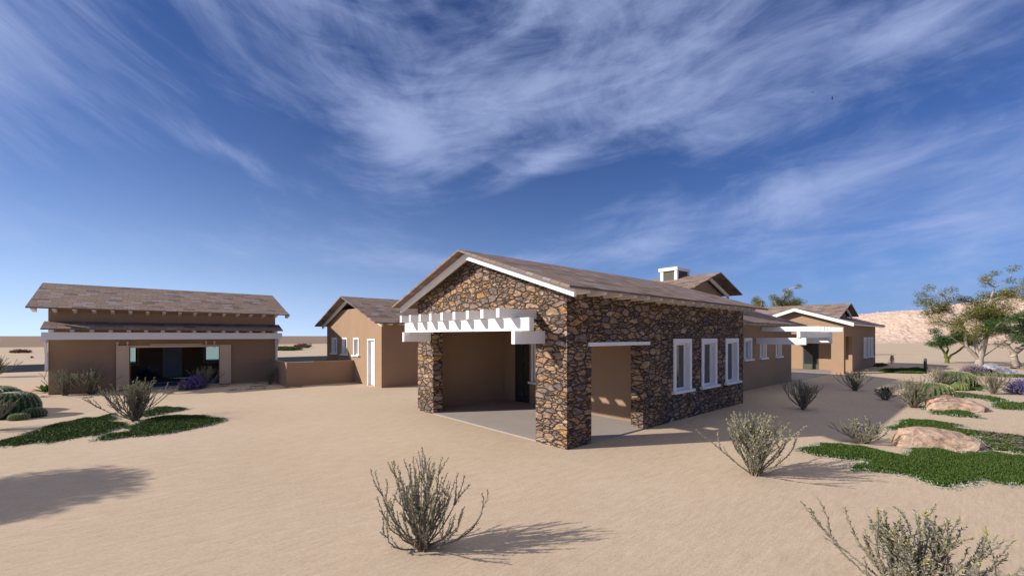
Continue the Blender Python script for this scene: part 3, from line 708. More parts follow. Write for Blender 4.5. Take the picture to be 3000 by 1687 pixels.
# ------------------------------------------------------------------ PLANTS
def bush_meshes(seed, stems=26, h=1.0, spread=.62, explicit=None, leafstep=.013, twig=.0085, leaf=.034, tipy=1.):
    rnd = random.Random(seed); st = MB(); lf = MB(); tp = MB()
    paths = []
    def curve(p0, d0, L, bend, n=9, wig=.10):
        pts = [p0.copy()]; d = d0.normalized(); ph = rnd.uniform(0, 6.28)
        for i in range(n):
            d = (d + Vector((0, 0, bend / n)) + Vector((rnd.gauss(0, wig), rnd.gauss(0, wig), rnd.gauss(0, wig * .6)))).normalized()
            pts.append(pts[-1] + d * L / n)
        return pts
    if explicit:
        for (x, z, y, c) in explicit:
            tip = Vector((x, y, z)); p0 = Vector((rnd.gauss(0, .03), rnd.gauss(0, .03), 0))
            mid = p0.lerp(tip, .5) + Vector((x * c, y * c, -abs(x) * c * .9)); n = 11; pts = []
            for i in range(n + 1):
                t = i / n; q = p0 * (1 - t) ** 2 + mid * 2 * t * (1 - t) + tip * t * t
                j = .012 * math.sin(t * math.pi)
                pts.append(q + Vector((rnd.gauss(0, j), rnd.gauss(0, j), rnd.gauss(0, j * .5))))
            paths.append((pts, 1.0))
    for i in range(stems):
        th = 2 * math.pi * (i + rnd.random()) / stems; inc = abs(rnd.gauss(0, .55)) * spread * 1.5 + .12
        inc = min(inc, 1.12)
        d = Vector((math.cos(th) * math.sin(inc), math.sin(th) * math.sin(inc), math.cos(inc)))
        L = h * rnd.uniform(.62, 1.08) / max(.55, math.cos(inc * .55))
        paths.append((curve(Vector((rnd.gauss(0, .035), rnd.gauss(0, .035), 0)), d, L, .55 * inc), 1.0))
    for pts, wgt in list(paths):
        for k in range(rnd.randint(2, 4)):
            i = rnd.randint(3, len(pts) - 3); d = (pts[i + 1] - pts[i]).normalized()
            ax = Vector((rnd.gauss(0, 1), rnd.gauss(0, 1), rnd.gauss(0, .3)))
            d = (d + ax.normalized() * .55 + Vector((0, 0, .15))).normalized()
            paths.append((curve(pts[i], d, h * rnd.uniform(.12, .42), .3, 6), .6))
    for pts, wgt in paths:
        n = len(pts); r0 = twig * wgt * h ** .5
        st.tube(pts, [r0 * (1.25 - .95 * i / (n - 1)) for i in range(n)], 4)
        Ls = [(b - a).length for a, b in zip(pts[:-1], pts[1:])]; tot = sum(Ls); s = tot * .06 if wgt == 1 else 0
        while s < tot:
            acc = 0
            for i, l in enumerate(Ls):
                if acc + l >= s: break
                acc += l
            p = pts[i].lerp(pts[i + 1], (s - acc) / max(l, 1e-6)); d = (pts[i + 1] - pts[i]).normalized()
            f = s / tot
            for _ in range(2):
                a = Vector((rnd.gauss(0, 1), rnd.gauss(0, 1), rnd.gauss(0, 1))); a = (a - d * a.dot(d)).normalized()
                dd = (d * rnd.uniform(.5, 1.2) + a * rnd.uniform(.4, .9))
                mb = tp if (f > .90 - .06 * rnd.random() and rnd.random() < .5 * tipy) else lf
                mb.leaf(p, dd, Vector((rnd.gauss(0, 1), rnd.gauss(0, 1), rnd.gauss(0, 1))), leaf * rnd.uniform(.6, 1.3) * (1.0 if mb is lf else .9), leaf * rnd.uniform(.13, .24))
            s += leafstep * rnd.uniform(.6, 1.4)
    nb = len(lf.f); o = len(lf.v); lf.v += tp.v; lf.f += [tuple(o + i for i in q) for q in tp.f]
    me = lf.mesh('leaves', BLEAF); me.materials.append(BTIP)
    me.polygons.foreach_set('material_index', [0] * nb + [1] * len(tp.f)); me.update()
    return [('stems', st.mesh('stems', TWIG)), ('leaves', me)]

# the near shrub, stem tips read off in metres: (x along the picture, height, depth, bend)
near_tips = [(-.54, .86, .05, .25), (-.365, .955, .1, .18), (-.255, .94, -.05, .15), (-.12, 1.0, .1, .1), (-.10, 1.0, -.15, .1), (.035, 1.01, .05, .05),
             (.11, 1.0, -.1, .08), (.215, 1.0, .12, .1), (.30, .88, -.1, .12), (.36, .74, .1, .2), (.47, .78, .15, .28), (.75, .68, -.05, .42), (.49, .51, -.2, .4),
             (-.44, .66, -.2, .3), (-.40, .45, .2, .3), (-.36, .36, -.25, .35), (.40, .45, -.25, .3), (.44, .33, .15, .35), (-.2, .72, .3, .2), (.05, .8, .3, .1),
             (-.3, .8, .2, .2), (.2, .78, -.3, .15), (-.05, .7, -.35, .1), (-.16, .83, -.2, .12), (.26, .66, .3, .15), (.08, .9, .0, .05), (-.33, .6, -.1, .3)]
BV = [bush_meshes(11, 24, .86, .5, near_tips, leafstep=.011, leaf=.028, twig=.0075),
      bush_meshes(23, 50, 1.0, .58), bush_meshes(37, 44, 1.0, .55), bush_meshes(51, 56, 1.0, .68), bush_meshes(67, 30, .55, 1.15)]
RZ = R(-41.2)
BUSH = [  # variant, x, y, rz, scale, label
 (0, -4.37, -1.68, RZ, 1.0, 'near grey green twiggy shrub alone on the sand, one stem reaching out to the right'),
 (2, -1.72, -5.50, 2.1, .87, 'nearest twiggy shrub, cut off by the bottom edge of the photo'),
 (1, 1.21, -3.22, 1.0, 1.06, 'large twiggy shrub on sand just left of the front green ground cover'),
 (2, 9.53, -1.8, .4, .92, 'dark shrub in house shade in front of the stone wall windows'),
 (2, 16.79, -1.9, 2.6, .90, 'shaded twiggy shrub in front of the far porch'),
 (3, 12.71, -4.13, .2, 1.02, 'wide twiggy shrub in front of a barrel cactus, left of the smaller pink rock'),
 (4, 14.25, -3.24, 1.4, .85, 'small sparse shrub beside a dark agave at the edge of the house shade'),
 (3, 20.53, -4.38, 2.2, .95, 'dense shrub in front of the rearmost barrel cactus'),
 (2, 19.66, -5.9, 4.0, .92, 'open shrub with pale bare stems behind the smaller pink rock'),
 (4, 5.42, -4.02, 2.9, 1.05, 'low sparse spread of upright stems left of the large pink rock'),
 (3, -6.89, 10.15, .3, 1.16, 'bushy pale shrub between the green mats in front of the barn doors'),
 (2, -9.08, 18.8, 1.1, .98, 'pale shrub against the left corner of the barn house'),
 (1, -8.3, 18.55, 5.1, 1.08, 'dark shrub against the wall beside the left sliding barn door'),
 (2, -4.55, 18.25, 3.0, .95, 'grey shrub standing behind the lavender at the barn opening'),
 (2, -1.95, 17.75, .9, .98, 'upright grey shrub in the corner between barn house and low wall'),
 (3, -13.2, 32.5, .3, 1.2, 'shrub by the left photo edge in front of the road'),
 (2, -9.72, 10.95, 2.2, .85, 'shrub cut off by the left photo edge beside the cactus group'),
]
for i, (vi, x, y, rz, sc, lab) in enumerate(BUSH):
    if i == 14: sc = (.8, .8, 1.0)
    if i == 1: sc = (1.06, 1.06, .86)
    attach(empty('desert_shrub', (x, y, 0), lab, 'shrub', 'twiggy grey green desert shrubs', rz, sc), BV[vi])

def lavender(seed, rad, h, fm, n=420):
    rnd = random.Random(seed); a = MB(); b = MB()
    for i in range(n):
        th = rnd.uniform(0, 6.28); inc = math.acos(1 - rnd.random() * .92)
        d = Vector((math.cos(th) * math.sin(inc), math.sin(th) * math.sin(inc), math.cos(inc)))
        L = rnd.uniform(.8, 1.05); tip = Vector((d.x * rad * L, d.y * rad * L, .04 + d.z * h * L))
        p0 = Vector((d.x * .06, d.y * .06, 0)); up = Vector((rnd.gauss(0, 1), rnd.gauss(0, 1), .3))
        a.leaf(p0.lerp(tip, .2), tip - p0, up, (tip - p0).length * .75, .012)
        for k in range(3): 
            q = p0.lerp(tip, rnd.uniform(.3, .8)); a.leaf(q, d + Vector((rnd.gauss(0, .5), rnd.gauss(0, .5), .3)), up, .07, .012)
        dd = (d + Vector((0, 0, .5))).normalized()
        for k in range(7):
            q = tip + dd * (.018 * k - .05); s = Vector((rnd.gauss(0, 1), rnd.gauss(0, 1), rnd.gauss(0, .6)))
            b.leaf(q, s, dd, .032, .014)
    return [('leaves', a.mesh('leaves', LAVG)), ('flowers', b.mesh('flowers', fm))]
attach(empty('lavender', (-4.95, 17.85, 0), 'bright violet lavender bush at the barn opening', 'lavender'), lavender(1, .42, .55, PURPF, 420))
attach(empty('lavender', (-5.36, 17.72, 0), 'small pale pink lavender clump at the left side of the violet one', 'lavender'), lavender(2, .22, .42, LILAF, 130))
attach(empty('lavender', (32.98, -5.07, 0), 'round lilac bush left of the grey boulder', 'lavender'), lavender(3, .66, .58, LILAF, 420))
attach(empty('lavender', (20.45, -6.75, 0), 'violet lavender bush at the right photo edge', 'lavender'), lavender(4, .62, .62, PURPF, 480))
attach(empty('lavender', (-6.45, 25.0, 0.02), 'dark lavender bush inside the barn house left of its inner door', 'lavender'), lavender(5, .55, .62, PURPF, 300))

def agave(seed, n, L, w, m, flat=.0):
    rnd = random.Random(seed); a = MB()
    for i in range(n):
        th = i * 2.4; t = i / n; inc = 1.35 - 1.05 * t - flat * .0; l = L * (1 - .35 * t)
        d = Vector((math.cos(th) * math.sin(inc), math.sin(th) * math.sin(inc), math.cos(inc))); sd_ = Vector((-math.sin(th), math.cos(th), 0))
        b = len(a.v); k = 5; nrm = d.cross(sd_)
        for j in range(k + 1):
            f = j / k; ww = w * (.55 + 1.2 * f) * (1 - f) ** .6 if f < 1 else 0; p = d * l * f + Vector((0, 0, .02 - .10 * l * f * f * (1 - t)))
            a.v += [tuple(p - sd_ * ww), tuple(p + nrm * ww * .5), tuple(p + sd_ * ww)]
        for j in range(k):
            q = b + j * 3; a.f += [(q, q + 1, q + 4, q + 3), (q + 1, q + 2, q + 5, q + 4)]
    return [('leaves', a.mesh('leaves', m))]
for x, y, n, L, w, m, lab in [(15.95, -3.04, 26, .50, .055, AGAVD, 'dark spiky agave behind the small shrub at the edge of the house shade'),
                              (33.2, -5.66, 26, .55, .06, AGAVD, 'black green spiky agave in front of the grey boulder'),
                              (24.3, -6.85, 24, .55, .06, AGAVD, 'dark agave behind the violet bush at the right photo edge'),
                              (-9.80, 20.6, 16, .55, .09, AGAV, 'bright green broad leaved agave at the left corner of the barn house')]:
    attach(empty('agave', (x, y, .02 if m is not AGAV else 0), lab, 'agave', rz=x), agave(int(abs(x) * 10), n, L, w, m))

def cactus(seed, rad, h, ribs, skin, spine, crown=True):
    rnd = random.Random(seed); b = MB(); nz_, na = 20, ribs * 6
    def prof(t):   # t from 0 base to 1 top
        a = t * math.pi * .5 * 1.28 - .44; r = math.cos(max(-.44, a) if a < 0 else a) ** .62 if a < math.pi / 2 else 0
        return r * rad * (1 if t > .12 else .86 + 1.1 * t), h * (.35 + .65 * math.sin(a)) if a > -.44 else 0
    P = [(max(prof(i / nz_)[0], .001), max(0, h * (math.sin((i / nz_) * math.pi / 2 * 1.25 - .39) + .38) / 1.38)) for i in range(nz_ + 1)]
    top = P[-1][1]
    for i, (r, z) in enumerate(P):
        fade = min(1, r / (rad * .35))
        for j in range(na):
            th = 2 * math.pi * j / na; c = math.cos(th * ribs); rr = r * (1 + .075 * fade * (abs(c) ** .6 * (1 if c > 0 else -1)))
            b.v.append((rr * math.cos(th), rr * math.sin(th), z))
    for i in range(nz_):
        for j in range(na):
            b.f.append((i * na + j, i * na + (j + 1) % na, (i + 1) * na + (j + 1) % na, (i + 1) * na + j))
    b.f.append(tuple(nz_ * na + j for j in range(na)))
    s = MB()
    for q in range(ribs):
        th = 2 * math.pi * q / ribs; er = Vector((math.cos(th), math.sin(th), 0)); et = Vector((-er.y, er.x, 0))
        steps = max(6, int(h / .035))
        for k in range(steps):
            t = (k + .5) / steps; f = t * nz_; i = min(int(f), nz_ - 1); g_ = f - i
            r = P[i][0] * (1 - g_) + P[i + 1][0] * g_; z = P[i][1] * (1 - g_) + P[i + 1][1] * g_
            if r < rad * .16: continue
            p = er * r * 1.075 + Vector((0, 0, z)); L = .045 * (rad / .5) ** .5
            for _ in range(7):
                d = er * rnd.uniform(.3, .9) + et * rnd.gauss(0, .9) + Vector((0, 0, rnd.gauss(.1, .55)))
                s.leaf(p, d, er.cross(d), L * rnd.uniform(.7, 1.2), .011)
    parts = [('body', b.mesh('body', skin, smooth=True)), ('spines', s.mesh('spines', spine))]
    if crown:
        c = MB(); n = 24
        for i in range(6):
            rr = rad * .34 * (1 - i / 5.); 
            for j in range(n): c.v.append((rr * math.cos(2 * math.pi * j / n), rr * math.sin(2 * math.pi * j / n), float(np.interp(rr, [p[0] for p in P[::-1]], [p[1] for p in P[::-1]])) + .012 + .012 * (i / 5)))
        for i in range(5):
            for j in range(n): c.f.append((i * n + j, i * n + (j + 1) % n, (i + 1) * n + (j + 1) % n, (i + 1) * n + j))
        parts.append(('crown', c.mesh('crown', CROWN, smooth=True)))
    return parts
CG = 'barrel cacti'
for x, y, r, h, ribs, sk, sp, lab in [
    (-9.66, 13.30, .56, .72, 26, CACT, SPINE, 'big dark ribbed barrel cactus at the left photo edge'),
    (-10.35, 14.75, .74, .80, 26, CACT, SPINE, 'barrel cactus half hidden behind the big left one'),
    (-9.40, 12.52, .20, .18, 20, CACTY, SPINE, 'smallest pale cactus at the foot of the big left barrel cactus'),
    (-9.15, 12.80, .25, .27, 22, CACT, SPINE, 'small dark cactus touching the right side of the big left barrel cactus'),
    (15.1, -4.45, .55, .66, 26, CACTG, SPINEY, 'yellow green barrel cactus behind the wide shrub left of the smaller pink rock'),
    (22.2, -4.75, .62, .72, 26, CACTG, SPINEY, 'rearmost large barrel cactus behind a dense shrub'),
    (20.5, -4.94, .25, .34, 18, CACTY, SPINEY, 'small round yellowish cactus at the right foot of the rearmost barrel cactus'),
    (20.25, -4.62, .22, .22, 18, CACTY, SPINEY, 'tiny low cactus just left of the small round yellowish one')]:
    attach(empty('barrel_cactus', (x, y, 0), lab, 'cactus', CG, x), cactus(int(abs(x) * 7), r, h, ribs, sk, sp, r > .4))
def saguaro():
    m = MB()
    def col_(pts, r):
        rad = [r * 1.0] * (len(pts) - 2) + [r * .8, r * .25]; m.tube(pts, rad, 10)
    col_([(0, 0, 0), (0, 0, .4), (0, 0, .78), (0, 0, .86), (0, 0, .9)], .085)
    col_([(0, 0, .12), (-.16, .02, .2), (-.22, .02, .3), (-.24, .02, .36), (-.24, .02, .4)], .055)
    col_([(0, 0, .1), (.14, -.05, .2), (.17, -.05, .28), (.17, -.05, .32), (.17, -.05, .35)], .055)
    s = MB(); rnd = random.Random(4)
    for k in range(260):
        th = rnd.uniform(0, 6.28); z = rnd.uniform(.03, .85); e = Vector((math.cos(th), math.sin(th), 0)); s.leaf(e * .083 + Vector((0, 0, z)), e + Vector((0, 0, rnd.gauss(0, .5))), Vector((0, 0, 1)), .03, .003)
    return [('body', m.mesh('body', mat("saguaro_skin", (.045, .085, .05), .7, .2, [(.06, .10, .06)], 8), smooth=True)), ('spines', s.mesh('spines', SPINE))]
attach(empty('columnar_cactus', (33.28, -2.83, 0), 'small columnar cactus with two arms behind the shaded green mat', 'cactus'), saguaro())
def sapling():
    rnd = random.Random(8); a = MB(); b = MB(); b.tube([(0, 0, 0), (.01, 0, .4), (0, 0, .75)], [.02, .014, .004], 5)
    for k in range(240):
        z = rnd.uniform(.05, .74); r = .24 * (1 - z / .85); th = rnd.uniform(0, 6.28); d = Vector((math.cos(th), math.sin(th), .5)); a.leaf(Vector((0, 0, z)) + d * r * rnd.random() * .8, d, Vector((rnd.gauss(0, 1), rnd.gauss(0, 1), 1)), .11, .02)
    return [('stem', b.mesh('stem', TWIG)), ('leaves', a.mesh('leaves', LAVG))]
attach(empty('sapling', (40.64, -.25, 0), 'small upright sapling beyond the right end of the house', 'plant'), sapling())

# ground cover mats ---------------------------------------------------------
def mat_patch(poly, label, name='ground_cover', step=.05, hh=.075, flowers=0., fsel=None, seed=0, edge=True, tuft=.05):
    rnd = random.Random(seed); P = np.array(poly, float)
    # roughen the outline
    pts = []
    for i in range(len(P)):
        a, b = P[i], P[(i + 1) % len(P)]; L = np.linalg.norm(b - a); n = max(1, int(L / .18))
        for k in range(n):
            p = a + (b - a) * k / n; nn = noise.noise(Vector((p[0] * 3.1, p[1] * 3.1, seed))) * .17 + noise.noise(Vector((p[0] * 9, p[1] * 9, seed))) * .10
            d = (b - a) / max(L, 1e-6); pts.append(p + np.array([-d[1], d[0]]) * nn)
    Q = np.array(pts); A, B = Q, np.roll(Q, -1, 0)
    def inside(X):
        c = np.zeros(len(X), bool)
        for a, b in zip(A, B):
            cond = (a[1] > X[:, 1]) != (b[1] > X[:, 1])
            with np.errstate(divide='ignore', invalid='ignore'): xi = (b[0] - a[0]) * (X[:, 1] - a[1]) / (b[1] - a[1]) + a[0]
            c ^= cond & (X[:, 0] < xi)
        return c
    def dist(X):
        out = np.full(len(X), 9.)
        for a, b in zip(A, B):
            ab = b - a; t = np.clip(((X - a) @ ab) / max(ab @ ab, 1e-9), 0, 1); out = np.minimum(out, np.linalg.norm(X - (a + t[:, None] * ab), axis=1))
        return out
    mn, mx = Q.min(0), Q.max(0)
    gx = np.arange(mn[0], mx[0], step); gy = np.arange(mn[1], mx[1], step)
    G = np.array([(x, y) for x in gx for y in gy]); rs = np.random.RandomState(seed + 5); G = G + rs.uniform(-step * .5, step * .5, G.shape)
    I = inside(G); G = G[I]; D = dist(G)
    m = MB(); e = MB(); f = MB()
    H = lambda p, d: hh * min(1, (d / .22)) ** .6 * (.75 + .5 * noise.noise(Vector((p[0] * 2.2, p[1] * 2.2, 2)))+ .35 * noise.noise(Vector((p[0] * 7, p[1] * 7, 5))))
    for p, d in zip(G, D):
        h = max(.006, H(p, d)); base = Vector((p[0], p[1], h * .55))
        if d < .09 and edge and rnd.random() < .7: tgt = e
        else: tgt = m
        if d < .16 and rnd.random() < .55 * (1 - d / .16): continue
        for k in range(5 if tgt is m else 2):
            th = rnd.uniform(0, 6.28); dr_ = Vector((math.cos(th) * .6, math.sin(th) * .6, rnd.uniform(.5, 1.5)))
            o = Vector((rnd.gauss(0, step * .3), rnd.gauss(0, step * .3), rnd.uniform(-.3, .2) * h))
            tgt.leaf(base + o, dr_, Vector((rnd.gauss(0, 1), rnd.gauss(0, 1), rnd.gauss(0, .4))), tuft * rnd.uniform(.6, 1.2), tuft * rnd.uniform(.11, .2))
        if flowers and (fsel is None or fsel(p)) and rnd.random() < flowers:
            c = base + Vector((0, 0, h * .6 + tuft * .8)); s_ = tuft * .5
            for k in range(5):
                t = k * 1.257 + rnd.random(); f.leaf(c, Vector((math.cos(t), math.sin(t), .25)), Vector((0, 0, 1)), s_, s_ * .4)
    if edge:                                   # thin silvery fringe straggling onto the sand
        G2 = np.array([(x, y) for x in gx for y in gy]) if False else rs.uniform(mn - .12, mx + .12, (int((mx[0] - mn[0] + .24) * (mx[1] - mn[1] + .24) / step ** 2 * 1.5), 2))
        G2 = G2[~inside(G2)]; D2 = dist(G2)
        for p, d in zip(G2, D2):
            if d < .13 and rnd.random() < .8 * (1 - d / .13) ** 1.5:
                for k in range(2):
                    th = rnd.uniform(0, 6.28)
                    e.leaf(Vector((p[0], p[1], .004)), Vector((math.cos(th), math.sin(th), rnd.uniform(.1, .8))), Vector((rnd.gauss(0, 1), rnd.gauss(0, 1), 1)), tuft * rnd.uniform(.4, .9), tuft * rnd.uniform(.1, .18))
    # solid mat under the leaves
    st = step * 1.6; gx = np.arange(mn[0], mx[0] + st, st); gy = np.arange(mn[1], mx[1] + st, st)
    GG = np.array([(x, y) for x in gx for y in gy]); II = inside(GG); DD = dist(GG); II = II & (DD > .05); ny = len(gy); bm = MB(); idx = {}
    zz = [(-.01 if not i else max(.0, H(p, d) * .62 - .004)) for p, d, i in zip(GG, DD, II)]
    for i in range(len(gx) - 1):
        for j in range(ny - 1):
            q = [i * ny + j, (i + 1) * ny + j, (i + 1) * ny + j + 1, i * ny + j + 1]
            if sum(II[k] for k in q) >= 3:
                fc = []
                for k in q:
                    if k not in idx: idx[k] = len(bm.v); bm.v.append((GG[k][0], GG[k][1], zz[k]))
                    fc.append(idx[k])
                bm.f.append(tuple(fc))
    # one object: leaves, silver edge, flowers and mat
    full = MB(); mats = []; mi = []
    for b_, mt in ((bm, MOSSB), (m, MOSS), (e, MOSSE), (f, PINKF)):
        if not b_.f: continue
        o = len(full.v); full.v += b_.v; full.f += [tuple(o + i for i in fc) for fc in b_.f]; mi += [len(mats)] * len(b_.f); mats.append(mt)
    c = P.mean(0); me = full.mesh(name, mats[0], (c[0], c[1], 0))
    for mt in mats[1:]: me.materials.append(mt)
    me.polygons.foreach_set('material_index', mi); me.update()
    ob = bpy.data.objects.new(name, me); col.objects.link(ob); ob.location = (c[0], c[1], 0)
    tag(ob, label, kind='stuff')
PATCH = {
 'left_long': [(-9.45, 8.91), (-9.17, 8.96), (-8.99, 9.24), (-8.67, 10.38), (-8.45, 11.02), (-8.06, 11.41), (-7.69, 11.28), (-7.4, 12.08), (-7.24, 11.08), (-7.26, 10.42), (-7.63, 10.56), (-7.27, 10.16), (-6.95, 9.23), (-7.23, 8.73), (-7.52, 8.21), (-7.78, 8.31), (-7.92, 8.05), (-8.27, 8.0), (-8.54, 8.12), (-8.89, 8.09), (-9.05, 8.17), (-9.35, 8.39)],
 'left_back': [(-7.16, 11.43), (-6.59, 11.82), (-6.43, 12.42), (-6.09, 12.65), (-5.58, 11.55), (-5.88, 11.09), (-6.37, 10.84), (-6.73, 10.44)],
 'left_right': [(-7.61, 7.78), (-7.44, 8.35), (-7.07, 8.23), (-7.01, 8.92), (-6.71, 9.85), (-6.49, 10.43), (-6.15, 10.44), (-5.37, 9.75), (-4.94, 8.58), (-5.25, 7.87), (-5.69, 7.69), (-6.26, 7.31), (-7.02, 7.51), (-7.49, 7.65)],
 'right_front': [(3.6, -3.17), (4.55, -3.43), (4.89, -3.62), (4.91, -4.25), (4.72, -4.49), (4.75, -4.71), (5.23, -4.74), (5.85, -4.57), (6.13, -4.88), (5.82, -5.45), (6.5, -5.84), (6.42, -6.53), (3.95, -6.42), (3.67, -6.11), (3.73, -5.87), (3.18, -5.63), (2.81, -5.54), (2.77, -5.31), (3.05, -4.97), (2.87, -4.53), (2.96, -4.47), (2.67, -4.31), (2.81, -4.19), (3.25, -4.21), (3.63, -4.32), (3.47, -3.95), (3.34, -3.59)],
 'right_mid': [(7.86, -3.98), (8.34, -4.19), (9.16, -4.09), (9.69, -4.31), (10.12, -4.69), (9.89, -5.09), (9.82, -5.37), (9.27, -5.22), (9.04, -5.82), (8.95, -6.64), (6.56, -6.54), (6.65, -5.84), (8.05, -5.69), (8.24, -4.53), (7.73, -4.39), (7.6, -4.17)],
 'right_c': [(12.75, -4.17), (13.59, -4.9), (13.17, -5.37), (11.63, -5.75), (11.49, -5.36), (11.41, -4.73), (11.62, -4.54), (12.39, -4.85), (12.39, -4.36)],
 'right_d': [(16.21, -5.9), (17.26, -7.01), (14.74, -6.9), (14.34, -6.07), (14.73, -5.9)],
 'right_e': [(18.88, -4.43), (19.04, -5.12), (18.15, -6.09), (17.12, -6.28), (16.41, -5.86), (17.39, -5.42), (16.71, -4.6)],
 'shade': [(30.41, -0.74), (32.56, -0.87), (33.77, -1.27), (34.28, -1.72), (36.43, -2.02), (36.15, -2.38), (33.8, -2.85), (31.0, -3.25), (30.27, -2.76), (29.63, -1.9)],
 'right_g': [(32.86, -4.4), (34.27, -4.44), (34.46, -5.01), (33.72, -5.54), (32.21, -6.35), (32.71, -7.12), (32.85, -7.57), (31.37, -7.51), (30.89, -6.48), (30.95, -5.25), (30.53, -4.54)],
 'right_h': [(22.92, -4.92), (23.09, -5.07), (23.28, -5.45), (23.17, -5.77), (20.55, -5.56), (20.82, -5.26), (20.75, -5.01)],
 'behind': [(39.13, 0.68), (39.67, 0.2), (38.24, -0.28), (36.46, -0.22), (35.95, 0.22)],
 'far_left': [(10.16, 77.41), (12.34, 82.34), (14.38, 81.3), (14.74, 76.71), (14.0, 72.48), (12.97, 70.96), (11.28, 69.04), (9.03, 71.84)],
}
LAB = {'left_long': ('long green mat running off the left photo edge', .036, .07), 'left_back': ('small green mat behind the pale shrub', .04, .07),
 'left_right': ('pointed green mat in front of the pale shrub on the left', .036, .07), 'right_front': ('large foreground green mat on the right below the pink rock', .03, .075),
 'right_mid': ('green mat with pink flowers behind the large pink rock', .036, .075), 'right_c': ('green mat in front of the smaller pink rock', .045, .07),
 'right_d': ('green strip at the right edge beyond the smaller rock', .05, .07), 'right_e': ('flowering green mat behind the smaller pink rock', .05, .07),
 'shade': ('dark green mat in the shade beside the far wing', .08, .12), 'right_g': ('thin green strip along the grey boulder', .08, .12),
 'right_h': ('green patch beside the small round cactus', .07, .1), 'behind': ('green patch by the far corner of the house', .1, .15), 'far_left': ('faint green strip far beyond the road', .3, .35)}
for i, (k, (lb, st, hh)) in enumerate(LAB.items()):
    fl_, fs = 0., None
    if k == 'right_mid': fl_, fs = .16, (lambda p: p[1] < -5.5 + .0 * p[0])
    if k == 'right_e': fl_ = .10
    mat_patch(PATCH[k], lb, step=st, hh=hh, flowers=fl_, fsel=fs, seed=i + 3, tuft=st * 1.35, edge=k not in ('shade', 'far_left', 'behind'))

# leaf litter and tiny ground plants
def litter():
    spots = [(-3.69, 16.3), (-3.13, 16.16), (-2.61, 16.0), (-2.38, 18.5), (-2.44, 17.07), (-2.76, 17.15), (-1.74, 15.68), (-1.2, 15.59), (-3.82, 18.2), (-9.66, 18.6), (-8.32, 17.31), (-7.5, 17.5)]
    for i, (x, y) in enumerate(spots):
        rnd = random.Random(i); m = MB()
        for k in range(46):
            p = Vector((x + rnd.gauss(0, .12), y + rnd.gauss(0, .12), rnd.uniform(.004, .03))); th = rnd.uniform(0, 6.28)
            m.leaf(p, Vector((math.cos(th), math.sin(th), rnd.uniform(0, .5))), Vector((rnd.gauss(0, .4), rnd.gauss(0, .4), 1)), .07, .016)
        tag(m.build('ground_weed', LITTER, loc=(x, y, 0)), 'tiny dark flat weed on the sand in front of the barn house', 'weed', 'tiny flat weeds in front of the barn house')
litter()
# far shrubs beyond the road
def farbush(x, y, w, d, h, m, lab, n, lf, seed):
    rnd = random.Random(seed); a = MB()
    for k in range(n):
        u, v = rnd.uniform(-1, 1), rnd.uniform(-1, 1)
        if u * u + v * v > 1: continue
        z = h * (1 - .5 * (u * u + v * v)) * rnd.uniform(.15, 1) * (.8 + .4 * noise.noise(Vector((u * 4, v * 4, seed))))
        p = Vector((x, y, 0)) + RGT * u * w + FWD * v * d + Vector((0, 0, z)); th = rnd.uniform(0, 6.28)
        a.leaf(p, Vector((math.cos(th), math.sin(th), rnd.gauss(.4, .5))), Vector((rnd.gauss(0, 1), rnd.gauss(0, 1), 1)), lf, lf * .3)
    tag(a.build('flowering_shrub', m, loc=(x, y, 0)), lab, 'shrub')
farbush(-19.57, 84.33, 1.35, .7, .62, REDF, 'low dusky red shrub row beyond the road at far left', 1500, .16, 1)
farbush(-15.7, 62.69, .12, .12, .28, REDF, 'single tiny dark plant beyond the road at far left', 90, .1, 2)
farbush(17.9, 87.5, 1.7, .8, 1.0, REDF, 'red flowering shrub row between the barn house and gabled house', 1700, .2, 3)
farbush(17.3, 82.0, .55, .5, .9, LAVG, 'green shrub at the right end of the red flowering row', 500, .16, 4)
farbush(20.77, 91.9, .35, .3, 1.1, REDF, 'small dark shrub right of the red flowering row', 200, .16, 5)

# rocks ---------------------------------------------------------------------
def rock(name, pts, m, lab, seed, sub=4, amp=.04, loc=(0, 0, 0), rz=RZ):
    import bmesh
    bm = bmesh.new()
    for p in pts: bm.verts.new(p)
    r = bmesh.ops.convex_hull(bm, input=bm.verts)
    bmesh.ops.delete(bm, geom=[v for v in bm.verts if not v.link_faces], context='VERTS')
    bmesh.ops.triangulate(bm, faces=bm.faces)
    bmesh.ops.subdivide_edges(bm, edges=bm.edges, cuts=2, use_grid_fill=True)
    for it in range(sub - 2):
        if it == 0: bmesh.ops.smooth_vert(bm, verts=bm.verts, factor=.12, use_axis_x=True, use_axis_y=True, use_axis_z=True)
        bmesh.ops.triangulate(bm, faces=bm.faces); bmesh.ops.subdivide_edges(bm, edges=bm.edges, cuts=1, use_grid_fill=True)
    bm.normal_update()
    for v in bm.verts:
        q = v.co * 2.2 + Vector((seed, 0, 0)); n = noise.fractal(Vector((q.x, q.y, q.z * 2.5)), .9, 2.0, 5) + .6 * abs(noise.noise(q * 2.3))
        v.co += v.normal * n * amp
    me = bpy.data.meshes.new(name); bm.to_mesh(me); bm.free(); me.materials.append(m)
    o = bpy.data.objects.new(name, me); col.objects.link(o); o.location = loc; o.rotation_euler = (0, 0, rz)
    tag(o, lab, 'rock')
